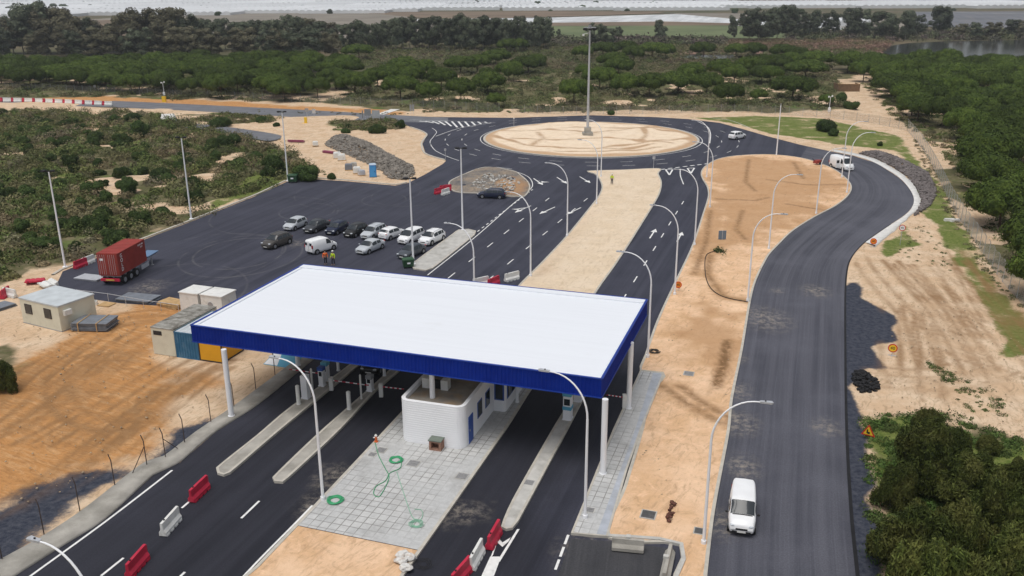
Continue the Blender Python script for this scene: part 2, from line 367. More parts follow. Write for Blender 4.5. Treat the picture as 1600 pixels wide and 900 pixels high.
# ------------------------------------------------------------------ site outlines (survey of the plan)
OUT = [(-60, 957), (24, 900), (95, 855), (165, 811), (240, 742), (269, 729), (282, 722), (337, 675), (400, 635), (490, 562), (545, 518),
       (420, 500), (270, 479), (190, 474), (120, 464), (85, 452), (98, 424), (200, 384), (299, 346), (400, 306), (448, 284), (475, 279), (540, 283), (617, 290), (637, 286), (665, 272),
       (692, 256), (697, 251), (680, 246), (665, 240), (660, 225), (665, 216), (668, 210), (658, 204), (642, 199), (628, 191),
       (640, 182), (700, 183), (800, 184), (925, 180), (1025, 183), (1075, 186), (1125, 192), (1162, 202), (1200, 213), (1250, 226), (1300, 237), (1335, 244),
       (1360, 252), (1385, 265), (1407, 280), (1422, 297), (1428, 312), (1424, 325), (1412, 337), (1385, 355), (1352, 378), (1334, 397), (1325, 415), (1321, 450), (1321, 562), (1323, 675), (1330, 800), (1340, 900), (1352, 1010),
       (1100, 1010), (560, 1010), (-60, 1010)]
OUTW = GL(OUT)
MEDB = [(917, 268), (928, 272), (935, 279), (940, 292), (936, 305), (925, 320), (887, 367), (847, 410), (812, 445), (700, 566), (600, 675), (462, 822), (400, 887), (330, 965), (580, 965), (632, 900), (789, 675), (830, 610), (885, 530), (937, 450), (962, 415), (990, 372), (1025, 315), (1032, 300), (1034, 285), (1029, 272), (1030, 264), (975, 266)]
MEDF = [(950, 842), (975, 760), (1002, 670), (1012, 620), (1036, 590), (1035, 585), (1000, 581), (1007, 557), (1025, 505), (1050, 450), (1080, 387), (1097, 337), (1106, 307), (1104, 292), (1097, 280), (1095, 270), (1102, 260), (1122, 249), (1150, 244), (1200, 242), (1250, 247), (1285, 257), (1307, 267), (1325, 282), (1331, 294), (1325, 307), (1307, 322), (1275, 339), (1240, 361), (1215, 385), (1200, 402), (1178, 450), (1160, 550), (1145, 625), (1140, 675), (1117, 800), (1105, 900), (1098, 965), (1046, 965), (1052, 900), (1061, 853)]
ISL1 = [(701, 286), (720, 275), (757, 262), (800, 267), (815, 275), (827, 287), (828, 297), (819, 308), (800, 308), (750, 303), (710, 300)]
PAVED = [(642, 415), (646, 421), (665, 424), (677, 420), (742, 368), (744, 362), (732, 359), (717, 360), (708, 366)]
C1 = [(338, 734), (340, 742), (350, 745), (360, 741), (437, 675), (540, 590), (620, 522), (604, 519), (550, 569), (452, 640), (400, 684)]
C2 = [(426, 749), (429, 755), (442, 756), (452, 748), (530, 675), (585, 615), (625, 580), (680, 524), (664, 522), (610, 579), (540, 642), (497, 680)]
CD = [(783, 826), (791, 830), (801, 828), (810, 817), (886, 675), (912, 625), (960, 540), (942, 536), (885, 637), (862, 675), (800, 785)]
SWE = [(892, 836), (930, 840), (950, 841), (980, 737), (1002, 675), (1036, 590), (1035, 585), (1000, 581), (957, 675)]
isl_c = (17.2, 195.0); ISL_R = 23.3

# near ground grid with zone attributes
GXS = np.r_[np.arange(-235, -58, 1.0), np.arange(-58, 72, .36), np.arange(72, 216, 1.0)]; GYS = np.r_[np.arange(28, 44, 1.0), np.arange(44, 112, .36), np.arange(112, 352, 1.0)]
gx, gy = np.meshgrid(GXS, GYS); GP = np.stack([gx.ravel(), gy.ravel()], 1)
nxg, nyg = gx.shape[1], gx.shape[0]
built = sdf(GP, OUTW)
def PW(pts): return GL(pts)
ORANGE = [PW([(-160, 640), (60, 560), (150, 500), (250, 470), (300, 475), (240, 560), (330, 600), (225, 690), (60, 760), (-160, 830)]), PW([(-50, 148), (200, 152), (600, 172), (620, 178), (200, 160), (-50, 158)])]
SCRUBS = [PW([(-200, 172), (180, 172), (260, 180), (330, 200), (420, 225), (500, 262), (440, 286), (300, 342), (95, 418), (20, 440), (-200, 460)]),
          PW([(-500, 142), (480, 160), (620, 172), (840, 176), (1000, 172), (1200, 178), (1330, 172), (1320, 130), (1350, 110), (2100, 110), (2100, 60), (-500, 60)]),
          PW([(1350, 130), (1420, 205), (1480, 290), (1530, 370), (1580, 440), (1640, 520), (2400, 700), (2400, 110)]),
          PW([(290, 180), (360, 175), (440, 182), (430, 192), (330, 195)]), PW([(520, 190), (600, 184), (640, 192), (620, 204), (530, 204)]),
          PW([(1365, 665), (1440, 640), (1640, 720), (1900, 980), (1380, 1000)]), PW([(-80, 545), (10, 540), (30, 590), (-80, 620)])]
GRASSP = [PW([(1075, 184), (1180, 180), (1290, 185), (1420, 215), (1470, 290), (1500, 340), (1560, 430), (1640, 540), (1575, 560), (1498, 440), (1450, 350), (1420, 275), (1395, 235), (1320, 228), (1200, 209), (1130, 190)]),
          PW([(1372, 385), (1400, 350), (1425, 352), (1440, 380), (1400, 400), (1380, 405)]), PW([(1340, 650), (1440, 640), (1520, 680), (1640, 700), (1700, 900), (1372, 980), (1362, 800)]),
          PW([(400, 262), (470, 268), (440, 288), (330, 328), (330, 312)]), PW([(400, 275), (475, 258), (495, 270), (440, 285)])]
TAR = [PW([(1321, 440), (1345, 440), (1342, 465), (1360, 477), (1402, 500), (1404, 532), (1367, 542), (1376, 572), (1350, 575), (1335, 600), (1345, 675), (1365, 775), (1382, 920), (1300, 1000), (1310, 500)]),
       PW([(-200, 900), (20, 770), (110, 745), (180, 745), (120, 800), (0, 880), (-160, 1000)]), PW([(285, 670), (330, 650), (370, 640), (320, 680), (240, 730)])]
rt = random.Random(3); RUTS = []
def tracks(px, n, spread, w_=.16, st=(.35, .95), pair=1.7):
    L0 = smooth_line(GL(px), 1.5)
    for k in range(n):
        o_ = rt.uniform(-spread, spread); a_ = rt.uniform(0, .35); b_ = rt.uniform(.6, 1); seg = L0[int(a_*len(L0)):max(int(a_*len(L0))+4, int(b_*len(L0)))]
        ph = rt.uniform(0, 6); amp = rt.uniform(.1, .7); seg = [(x+amp*math.sin(ph+i*.25), y) for i, (x, y) in enumerate(seg)]; q = rt.uniform(*st)
        for d_ in (0, pair): RUTS.append((offset(seg, o_+d_, False), max(.30, w_)*rt.uniform(.9, 1.7), min(1, q*1.25)))
tracks([(-60, 800), (60, 735), (160, 665), (260, 590), (330, 555), (400, 560)], 12, 7); tracks([(-40, 700), (60, 650), (160, 570), (230, 520), (280, 485)], 9, 5)
tracks([(250, 560), (150, 560), (100, 600), (130, 650), (200, 660), (260, 620)], 4, 1.5); tracks([(150, 520), (200, 505), (260, 500)], 3, 2)
tracks([(1400, 400), (1470, 480), (1540, 580), (1620, 680)], 9, 6); tracks([(1390, 470), (1395, 560), (1400, 640)], 7, 3.5, .14); tracks([(1350, 590), (1420, 600), (1500, 600), (1620, 560)], 3, 2); tracks([(1470, 380), (1540, 470), (1620, 590)], 6, 3.5)
RUTS += [(GL([(1402, 495), (1430, 506), (1458, 522), (1468, 545), (1500, 562), (1560, 575), (1640, 605)]), .3, 1.0), (GL([(1415, 500), (1450, 520), (1463, 530)]), .25, .9)]
def zones(P):
    nz = vnoise(P, 9, 1); orange = np.zeros(len(P)); scr = np.zeros(len(P)); gra = np.zeros(len(P)); tar = np.zeros(len(P))
    for q in ORANGE: orange = np.maximum(orange, soft(P, q, 4, 2))
    for q in SCRUBS: scr = np.maximum(scr, soft(P, q, 2.5, 1.5))
    bare = np.clip((vnoise(P, 11, 5)+.6*vnoise(P, 4.5, 6)-.40)*3.0, 0, 1); scr = scr*(1-bare)
    path = np.clip(1.4-dline(P, PW([(1320, 125), (1345, 160), (1365, 180), (1420, 205), (1470, 260)]))/2.6, 0, 1)
    path2 = np.clip(1.3-dline(P, PW([(1150, 176), (1300, 182), (1400, 200)]))/2, 0, 1)
    scr *= 1-np.maximum(path, path2)
    lush = np.clip((vnoise(P, 9, 15)+.5*vnoise(P, 4, 16)-.55)*3, 0, 1); gra = scr*lush*(P[:, 1] < 215); scr = scr*(1-.7*gra)
    for q in GRASSP: gra = np.maximum(gra, soft(P, q, 1.0, .8))
    gra *= (1-path)
    for q in TAR: tar = np.maximum(tar, soft(P, q, .9 if q is TAR[0] else 2.2, .7 if q is TAR[0] else 1.5))
    rut = np.zeros(len(P)); m = (P[:, 1] < 125) & (np.abs(P[:, 0]) < 75) & (built > .5 if len(P) == len(built) else True)
    if m.any():
        Q = P[m]; rr_ = np.zeros(len(Q))
        for ln, wd_, st in RUTS: rr_ = np.maximum(rr_, st*np.clip(1.15-dline(Q, ln)/wd_, 0, 1))
        rut[m] = rr_*(.55+.6*np.clip(vnoise(Q, 2.5, 12)+.4, 0, 1))
    return dict(orange=orange, scrub=scr, grass=gra, tar=tar, rut=np.clip(rut*(1-tar), 0, 1))
Z = zones(GP)
hz = (vnoise(GP, 16, 8)*.45+vnoise(GP, 6, 9)*.22)*np.clip((built-4)/14, 0, 1)*np.clip(.3+Z['scrub'], 0, 1)
hz = hz-.015-.35*np.clip((built < -1.5), 0, 1)
idx = np.arange(nxg*nyg).reshape(nyg, nxg)
quads = np.stack([idx[:-1, :-1], idx[:-1, 1:], idx[1:, 1:], idx[1:, :-1]], -1).reshape(-1, 4)
ob('ground', mesh_np('ground', np.column_stack([GP, hz]), quads, M['ground'], Z, smooth=True), kind='structure')
def zat(x, y):
    i = int(np.searchsorted(GXS, x)); j = int(np.searchsorted(GYS, y))
    return float(hz[j*nxg+i]) if 0 <= i < nxg and 0 <= j < nyg else -.2

# far plain
fb = NB('plain_soil', .95, .1)
fc = fb.mix(fb.ramp(fb.noise(.012, 6, .6), .35, .65), (.085, .09, .045), (.16, .125, .08)); fc = fb.mix(fb.ramp(fb.noise(.15, 6, .7), .4, .7, 0, .6), fc, (.065, .07, .035))
M['plain'] = fb.done(fc)
MB().add([(-12000, -3000, -.6), (12000, -3000, -.6), (12000, 12000, -.6), (-12000, 12000, -.6)], [(0, 1, 2, 3)]).build('terrain', M['plain'], kind='structure')
def fieldmat(name, a, b2, rz, sc=.25):
    b = NB(name, .95, .1); n = b.noise(1, 4, .6, b.mapv(rz, (sc, .01, 1))); c = b.mix(b.ramp(n, .35, .65), a, b2); n = b.noise(.02, 5); c = b.scale(c, b.ramp(n, .3, .7, .85, 1.15)); return b.done(c)
def field(px, m, z=-.3, name='field'): ob(name, area_mesh(name, GL(px), z, m), kind='structure')
M['green'] = fieldmat('green_field', (.12, .155, .075), (.16, .185, .095), R(80)); M['plough'] = fieldmat('ploughed_field', (.17, .125, .09), (.22, .17, .12), R(60))
M['greyf'] = fieldmat('grey_field', (.20, .18, .15), (.27, .24, .20), R(40)); M['bluef'] = fieldmat('dark_field', (.15, .16, .18), (.19, .19, .20), R(20))
M['plast'] = fieldmat('plastic_mulch_field', (.50, .52, .53), (.66, .68, .69), R(15), .15); M['reedf'] = fieldmat('reed_bed_soil', (.20, .125, .095), (.26, .17, .13), R(10))
field([(820, 39), (1400, 38), (1400, 58), (820, 60)], M['green'], -.30)
field([(-100, 26), (140, 30), (270, 20), (600, 20), (760, 45), (600, 60), (-100, 60)], M['greyf'], -.32); field([(125, 32), (250, 28), (300, 60), (125, 60)], M['plough'], -.28)
field([(560, 19), (860, 17), (1020, 17.5), (1040, 20), (860, 26), (690, 30)], M['plough'], -.26)
field([(630, 30), (860, 27), (1060, 21.5), (1340, 41), (1330, 48), (1050, 35), (860, 38), (780, 42)], M['plast'], -.24); field([(860, 35), (1040, 33), (1150, 36), (1180, 39), (860, 40)], M['plough'], -.20)
field([(1040, 20), (1240, 21), (1420, 30), (1420, 45), (1300, 42)], M['greyf'], -.22); field([(1420, 18), (1900, 16), (1900, 50), (1420, 40)], M['bluef'], -.26)
field([(1260, 1), (1900, -2), (1900, 9), (1300, 9)], M['bluef'], -.15); field([(1050, 62), (1400, 62), (1380, 82), (1060, 84)], M['reedf'], -.25)
wm = NB('lake_water', .07, .6); wm.bump(wm.noise(.6, 3), .05); M['water'] = wm.done(wm.mix(0.0, (.035, .04, .04), (.03, .03, .03)))
field([(1365, 75), (1420, 67), (1480, 64), (1600, 62), (2000, 60), (2000, 104), (1600, 97), (1560, 95), (1460, 90), (1390, 85)], M['water'], -.1, 'lake_water')
field([(1058, 90), (1080, 87), (1145, 87), (1150, 92), (1100, 94)], M['water'], .35, 'pond_water')

# asphalt
DUST = [(G(*p), r_) for p, r_ in (((465, 381), 1.4), ((925, 868), 2.2), ((520, 745), 1.6), ((495, 790), 1.4), ((690, 800), 1.5), ((735, 800), 1.2), ((1195, 498), 3.2), ((1152, 660), 2.0), ((1150, 610), 1.6), ((1215, 455), .9), ((1275, 455), 2.0), ((1160, 730), 1.6), ((1290, 668), 1.4), ((1225, 332), 2.5), ((1130, 820), 1.5), ((400, 470), 3), ((230, 450), 2.5), ((1190, 270), 2), ((1150, 560), 1.2))]
def dustf(P):
    r = np.zeros(len(P))
    for c_, q_ in DUST: r = np.maximum(r, np.clip(1-np.hypot((P[:, 0]-c_[0]), (P[:, 1]-c_[1])*.7)/q_, 0, 1))
    return r
ob('asphalt_road', area_mesh('asphalt_road', OUTW, .0, M['asphalt'], 1.0, (), lambda P: dict(dust=dustf(P), fresh=soft(P, GL([(-200, 1000), (260, 700), (640, 500), (900, 500), (1010, 560), (880, 860), (800, 1010), (400, 1010)]), 5, 2))), kind='structure')
LR = [(1100, 1010), (1098, 965), (1105, 900), (1117, 800), (1140, 675), (1145, 625), (1160, 550), (1178, 450), (1200, 402), (1215, 385), (1240, 361), (1275, 339), (1307, 322), (1325, 307), (1331, 294), (1325, 282), (1307, 267), (1285, 257), (1250, 248)]
RR = [(1352, 1010), (1346, 965), (1340, 900), (1330, 800), (1323, 675), (1321, 562), (1321, 450), (1325, 415), (1334, 397), (1352, 378), (1385, 355), (1412, 337), (1424, 325), (1428, 312), (1422, 297), (1407, 280), (1385, 265), (1360, 252), (1300, 237), (1262, 229)]
def resample(pts, n):
    P = np.array(smooth_line(pts, .8)); s = np.r_[0, np.cumsum(np.linalg.norm(np.diff(P, axis=0), axis=1))]; t = np.linspace(0, s[-1], n)
    return np.column_stack([np.interp(t, s, P[:, 0]), np.interp(t, s, P[:, 1])]), s[-1]
def pairwise(LRp, RRp, n=140):
    # stations keyed by matching knots
    A, la = resample(GL(LRp), n); B, lb = resample(GL(RRp), n); return A, B, (la+lb)/2
A, B, ln = pairwise(LR, RR, 260); nn = len(A); K = 20
V = []; UV = []
for i in range(nn):
    for k in range(K+1): q = A[i]+(B[i]-A[i])*k/K; V.append((q[0], q[1], .012)); UV.append((k/K*12, ln*i/nn, 0))
Fq = [(i*(K+1)+k, i*(K+1)+k+1, (i+1)*(K+1)+k+1, (i+1)*(K+1)+k) for i in range(nn-1) for k in range(K)]
ob('access_road', mesh_np('access_road', V, Fq, M['road'], {'uvp': np.array(UV), 'dust': dustf(np.array(V)[:, :2])}), kind='structure')
EB = np.array(offset([tuple(q) for q in B], -.75, False)); EA = B*.6+A*.0+EB*.4
M['edgeshadow'] = mat('edge_shadow_paint', (.012, .012, .014), .7, .3, .3, 1.5)  # near-black strip: shadow of the raised road edge, put in as colour
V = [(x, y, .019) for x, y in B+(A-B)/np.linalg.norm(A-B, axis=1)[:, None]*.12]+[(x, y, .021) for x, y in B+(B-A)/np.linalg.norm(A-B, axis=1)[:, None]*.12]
ob('painted_edge_shadow', mesh_np('painted_edge_shadow', V[:150]+V[260:410], [(i, 150+i, 151+i, i+1) for i in range(149)], M['edgeshadow']), kind='structure')
FR_T = [(-150, 146), (0, 152), (187, 158), (400, 168), (500, 173), (640, 181), (700, 184)]; FR_B = [(-150, 156), (0, 163), (187, 168), (400, 179), (470, 184), (560, 188), (640, 191), (700, 192)]
A, _ = resample(GL(FR_T), 60); B, _ = resample(GL(FR_B), 60)
V = [(x, y, .02) for x, y in A]+[(x, y, .02) for x, y in B]; ob('far_road', mesh_np('far_road', V, [(i, i+60, i+61, i+1) for i in range(59)], M['farroad']), kind='structure')
sp_ = GL([(285, 193), (330, 196), (400, 205), (440, 213), (420, 221), (370, 212), (320, 203), (280, 199)]); ob('track', area_mesh('track', smooth_line(sp_, 2, True), .1, M['farroad']), kind='structure')

def kerb_ring(poly, wd=.22, z=.14, name='kerb', m='kerb', close=True):
    P = ccw([tuple(p) for p in poly]) if close else poly; I = offset(P, wd, close); n = len(P); b = MB()
    vs = [(x, y, -.02) for x, y in P]+[(x, y, z) for x, y in P]+[(x, y, z) for x, y in I]+[(x, y, -.02) for x, y in I]
    rg = range(n if close else n-1); fs = []
    for i in rg:
        j = (i+1) % n; fs += [(i, j, n+j, n+i), (n+i, n+j, 2*n+j, 2*n+i), (2*n+i, 2*n+j, 3*n+j, 3*n+i)]
    b.add(vs, fs).build(name, M[m], kind='structure'); return I
def island(name, px, surf, z=.14, step=None, attrs=None, smoothed=True, kerb=True, wd=.22, holes=(), zf=None, world=False):
    P = px if world else GL(px)
    P = smooth_line(P, 1.0, True) if smoothed else densify(P, 1.5); P = ccw(P)
    I = kerb_ring(P, wd, z)
    ob(name, area_mesh(name, I, z-.02, M[surf], step, holes, attrs, zf), kind='structure'); return I
def rutmask(P, lines, wd, z=0.):
    r = np.zeros(len(P))
    for l in lines: r = np.maximum(r, np.clip(1.2-dline(P, l)/wd, 0, 1))
    return r
# central roundabout island
ring = [(isl_c[0]+ISL_R*math.cos(a), isl_c[1]+ISL_R*math.sin(a)) for a in np.linspace(0, 2*math.pi, 120, endpoint=False)]
rl = [GL(l) for l in ([(790, 207), (850, 204), (930, 210), (1010, 200), (1070, 210)], [(800, 217), (870, 222), (950, 216), (1000, 224), (1050, 226)], [(775, 215), (820, 228), (880, 232), (960, 236), (1020, 228)],
                      [(850, 204), (900, 200), (1000, 202), (1040, 200)], [(1000, 224), (1010, 212), (1005, 203)], [(830, 228), (850, 218), (840, 208)], [(930, 236), (980, 228), (1040, 222), (1075, 218)], [(870, 238), (950, 240), (1030, 232)])]
M['med_ring'] = median_mat('sand_roundabout', (.80, .65, .48), (.86, .72, .56), (.62, .45, .29), R(80), (.46, .31, .19))
island('roundabout_island', ring, 'med_ring', step=.6, world=True, smoothed=False, wd=.5,
       attrs=lambda P: dict(orange=np.clip(rutmask(P, rl, 1.3)*(.6+.6*vnoise(P, 3, 4))+np.clip((np.hypot(P[:, 0]-isl_c[0], P[:, 1]-isl_c[1])-ISL_R+3.2)/2, 0, .9), 0, 1), rut=rutmask(P, rl, .65)*.9), zf=lambda V: np.where(np.hypot(V[:, 0]-isl_c[0], V[:, 1]-isl_c[1]) < ISL_R-1.2, .25*vnoise(V, 5)+.08*vnoise(V, 2, 3)+.2, 0))
# long central median: sand beyond and below, paving in between
medb = ccw(smooth_line(GL(MEDB), 1.0, True)); I = kerb_ring(medb)
def cut(poly, ylo, yhi):
    # keep the part between two image-plan lines using half planes in the plaza frame
    from math import cos, sin
    out = poly
    for (p, n_) in ((ylo, 1), (yhi, -1)):
        if p is None: continue
        a, b = np.array(G(*p[0])), np.array(G(*p[1])); nr = np.array([-(b-a)[1], (b-a)[0]])*n_; res = []
        for i in range(len(out)):
            c, e = np.array(out[i]), np.array(out[(i+1) % len(out)]); dc, de = (c-a)@nr, (e-a)@nr
            if dc >= 0: res.append(tuple(c))
            if (dc >= 0) != (de >= 0): t = dc/(dc-de); res.append(tuple(c+(e-c)*t))
        out = res
    return out
far_cut = ((620, 545), (960, 575)); near_cut = ((462, 823), (657, 863))
ob('sand_median', area_mesh('sand_median', cut(I, far_cut, None), .12, M['med_light'], .8, (), lambda P: dict(orange=soft(P, GL([(890, 370), (930, 330), (850, 430), (800, 470)]), 3, 1)*.6, rut=rutmask(P, [GL([(830, 440), (900, 380)])], .4)*.2)), kind='structure')
ob('sand_median', area_mesh('sand_median', cut(I, None, near_cut), .10, M['med_orange'], .6, (), lambda P: dict(orange=np.zeros(len(P)), rut=np.zeros(len(P)))), kind='structure')
tb = NB('paving_tiles', .8, .25)
tv = tb.mapv(R(18.5))
br = tb.N.new('ShaderNodeTexBrick'); tb.L.new(tv, br.inputs[0]); br.offset = 0; br.inputs['Scale'].default_value = 1; br.inputs['Brick Width'].default_value = .62; br.inputs['Row Height'].default_value = .62; br.inputs['Mortar Size'].default_value = .035; br.inputs['Mortar Smooth'].default_value = .3
br.inputs['Color1'].default_value = (.56, .56, .55, 1); br.inputs['Color2'].default_value = (.48, .485, .48, 1); br.inputs['Mortar'].default_value = (.25, .245, .23, 1)
br2 = tb.mix(tb.ramp(tb.noise(.16, 3), .38, .58), (.50, .505, .50), br.outputs[0]); tcx = tb.mix(tb.ramp(tb.noise(.35, 6, .6), .5, .78, 0, .6), br2, (.30, .295, .28))
M['tiles'] = tb.done(tb.scale(tcx, tb.ramp(tb.noise(3, 6, .7), .2, .8, .85, 1.12)))
ob('paved_plaza', area_mesh('paved_plaza', cut(I, near_cut, far_cut), .14, M['tiles']), kind='structure')
# orange median
frut = [GL(l) for l in ([(1135, 540), (1128, 575), (1120, 600)], [(1062, 605), (1095, 630), (1130, 650), (1140, 655)], [(1035, 605), (1070, 630), (1110, 655), (1138, 668)],
                        [(1110, 400), (1105, 430), (1130, 465), (1165, 472)], [(1110, 330), (1103, 380), (1085, 430)], [(1160, 330), (1150, 360), (1165, 375)], [(1170, 250), (1165, 285), (1180, 300)], [(1120, 312), (1180, 315), (1200, 310)], [(1200, 282), (1260, 290), (1320, 290)], [(1240, 255), (1255, 280)], [(1230, 320), (1290, 330)])]
fdark = GL([(1137, 535), (1130, 572), (1119, 606)])
island('sand_median', MEDF, 'med_orange', step=.38, attrs=lambda P: dict(
    orange=np.clip(soft(P, GL([(1100, 250), (1200, 246), (1310, 275), (1320, 300), (1210, 380), (1110, 400), (1105, 300)]), 4, 3)+soft(P, GL([(1080, 470), (1130, 470), (1170, 560), (1090, 560), (1060, 510)]), 3, 2)+rutmask(P, frut, 1.6)*.6, 0, 1),
    rut=np.clip(rutmask(P, frut, .45)*.75+rutmask(P, [fdark], .55)*.9, 0, 1)),
    zf=lambda V: .05*vnoise(V, 2.2, 5)-.0)
M['debris'] = median_mat('rubble_soil', (.17, .165, .16), (.34, .27, .20), (.08, .08, .085), 0)
island('unfinished_island', ISL1, 'debris', step=.8, attrs=lambda P: dict(orange=soft(P, GL([(775, 285), (800, 275), (825, 290), (818, 305), (785, 305)]), 1.5, .6), rut=np.zeros(len(P))), zf=lambda V: .12*vnoise(V, 2.0, 5)+.1*vnoise(V, .9, 4))
island('paved_island', PAVED, 'conc', .15)
island('toll_island', C1, 'conc_old', .18, wd=.18); island('toll_island', C2, 'conc_old', .18, wd=.18); island('toll_island', CD, 'conc', .18, wd=.18)
sw = densify(GL(SWE), 2); kerb_ring(sw, .15, .17)
DIV = GL([(930, 840), (990, 675), (1020, 582)])
ob('sidewalk', area_mesh('sidewalk', offset(ccw(sw), .15), .15, M['tiles']), kind='structure')
M['bluepave'] = mat('blue_grey_concrete', (.42, .45, .50), .85, .2, .12, 1.5, dirt=(.33, .34, .36), dscale=.7)
ob('concrete_strip', area_mesh('concrete_strip', GL([(932, 838), (992, 675), (1021, 583), (1033, 585.5), (1034, 590), (1001, 673), (978, 737), (948, 839)]), .158, M['bluepave']), kind='structure')
# left concrete shoulder
LS_I = [(-60, 957), (24, 900), (95, 855), (165, 811), (240, 742), (269, 729), (282, 722), (337, 675), (400, 635), (490, 562), (545, 518)]
LS_O = [(-110, 940), (0, 878), (60, 845), (125, 803), (205, 740), (232, 722), (255, 716), (305, 678), (372, 632), (468, 560), (520, 518)]
A, _ = resample(GL(LS_I), 70); B, _ = resample(GL(LS_O), 70)
V = [(x, y, -.01) for x, y in A]+[(x, y, .15) for x, y in A]+[(x, y, .17) for x, y in B]+[(x, y, -.05) for x, y in B]
Fs = [(r_*70+i, r_*70+i+1, (r_+1)*70+i+1, (r_+1)*70+i) for r_ in range(3) for i in range(69)]
ob('concrete_shoulder', mesh_np('concrete_shoulder', V, [f[::-1] for f in Fs], M['conc_old']), kind='structure')
# kerbs round the car park and the approaches
def kerb_open(px, wd=.3, z=.13, side=1, m='kerb'):
    P = smooth_line(GL(px), 1.2); kerb_ring(P, wd*side, z, 'kerb', m, False)
kerb_open([(85, 430), (98, 422), (200, 383), (299, 345), (400, 305), (448, 283), (475, 278), (540, 282), (617, 289), (637, 285.5)], .35)
kerb_open([(697, 250), (680, 245.5), (665, 239.5), (660, 225), (665, 216), (668, 210), (658, 204), (642, 198.5)], .35)
ai = [(1300, 236.5), (1335, 243.5), (1360, 251.5), (1385, 264.5), (1407, 279.5), (1422, 297), (1428, 312), (1424, 326), (1412, 338), (1385, 356), (1352, 379)]
ao = [(1306, 235), (1340, 242), (1366, 249.5), (1390, 261), (1415, 278), (1432, 298), (1438, 314), (1434, 327), (1420, 341), (1396, 362), (1368, 386)]
A, _ = resample(GL(ai), 60); B, _ = resample(GL(ao), 60); B = B+rng.uniform(-.12, .12, B.shape)
V = [(x, y, .05) for x, y in A]+[(x, y, .22) for x, y in B]+[(x, y, -.1) for x, y in B]
ob('concrete_apron', mesh_np('concrete_apron', V, [(r_*60+i, r_*60+i+1, (r_+1)*60+i+1, (r_+1)*60+i) for r_ in range(2) for i in range(59)], M['apron']), kind='structure')

# ------------------------------------------------------------------ painted markings
def line(px, wd=.12, z=.016, world=False, name='road_marking'):
    P = px if world else GL(px); P = smooth_line(P, .8) if len(P) > 2 else P; A = offset(P, wd/2, False); B = offset(P, -wd/2, False); n = len(P)
    V = [(x, y, z) for x, y in A]+[(x, y, z) for x, y in B]; return V, [(i, n+i, n+i+1, i+1) for i in range(n-1)]
def paint(items, name='road_marking'):
    b = MB()
    for V, Fq in items: b.add(V, Fq)
    return b.build(name, M['mark'], kind='structure')
def dashes(p0, p1, n=None, L=2.0, gap=3.5, wd=.14, z=.016):
    a, b = np.array(G(*p0)), np.array(G(*p1)); D = np.linalg.norm(b-a); u = (b-a)/D; k = n or int(D/(L+gap)); out = []
    for i in range(k):
        s = a+u*(i*(D/k)); out.append(line([tuple(s), tuple(s+u*L)], wd, z, True))
    return out
E_ = [((269, 735), (48, 900)), ((48, 900), (-20, 950))]
paint([line([(269, 735), (165, 815), (48, 900), (-30, 958)], .16)])
paint([line([(488, 790), (462, 817), (400, 880), (340, 945)], .14)])
paint([line([(1031, 905), (1031, 905.1)], .1)]) if False else None
for l in (((297, 783), (284, 794)), ((193, 872), (158, 900)), ((405, 783), (377, 810)), ((289, 894), (270, 912)),): paint([line(list(l), .16)])
paint(dashes((888, 836), (866, 895), n=3, L=1.0, wd=.16))
def polyp(items, name):
    b = MB()
    for k, px in enumerate(items): q = ccw(GL(px)); b.add([(x, y, .016+.002*k) for x, y in q], [tuple(range(len(q)))])
    b.build(name, M['mark'], kind='structure')
polyp([[(808, 828), (811, 828), (795, 858), (782, 872), (771, 870), (786, 850)][0:0] or [(808, 827), (812, 827), (781, 878), (776, 878)], [(776, 846), (779, 843), (770, 868), (766, 872)], [(766, 870), (783, 870), (772, 900), (752, 912), (750, 905)], [(778, 840), (785, 848), (798, 840), (795, 846), (785, 855), (777, 848)]], 'chevron_marking')
# approach lanes beyond the canopy
paint([line([(668, 430), (742, 371), (800, 320), (822, 302), (832, 290), (826, 277), (805, 268), (775, 262)], .14)])
paint(dashes((746, 362), (835, 294), L=.9, gap=.9, wd=.16, z=.02))
for a_, b_ in (((700, 435), (870, 300)), ((760, 440), (930, 300)), ((640, 400), (640, 400.5))):
    if a_ != (640, 400): paint(dashes(a_, b_, L=2.2, gap=4.2))
paint(dashes((972, 470), (1074, 305), L=2.2, gap=4.2))
paint(dashes((1125, 450), (1125, 450.2), n=1, L=.1)) if False else None
paint([line([(1063, 264), (1063, 274), (1068, 288)], .16)])
paint(dashes((1032, 265), (1112, 255), L=1.0, gap=.6, wd=.4))
def yield_tri(p, ang):
    c = np.array(G(*p)); u = np.array([math.cos(ang), math.sin(ang)]); v = np.array([-u[1], u[0]])
    T = [c+v*1.0+u*.0, c-v*1.0, c-u*3.0]; T = [tuple(q) for q in (c+v*.9, c-v*.9, c-u*2.8)]; I = ccw(T); J = offset(densify(I, 5), .0)
    b = []
    for i in range(3): b.append(line([T[i], T[(i+1) % 3]], .22, .018, True))
    paint(b, 'yield_triangle')
for k, tr_ in enumerate(([(1040, 265), (1051, 265), (1046, 273.5)], [(1074, 263), (1085, 262.5), (1079.5, 271)])):
    T = GL(tr_); paint([(lambda q: (q[0], q[1]))(line([T[i], T[(i+1) % 3]], .28, .018+.002*i, True)) for i in range(3)], 'yield_triangle')
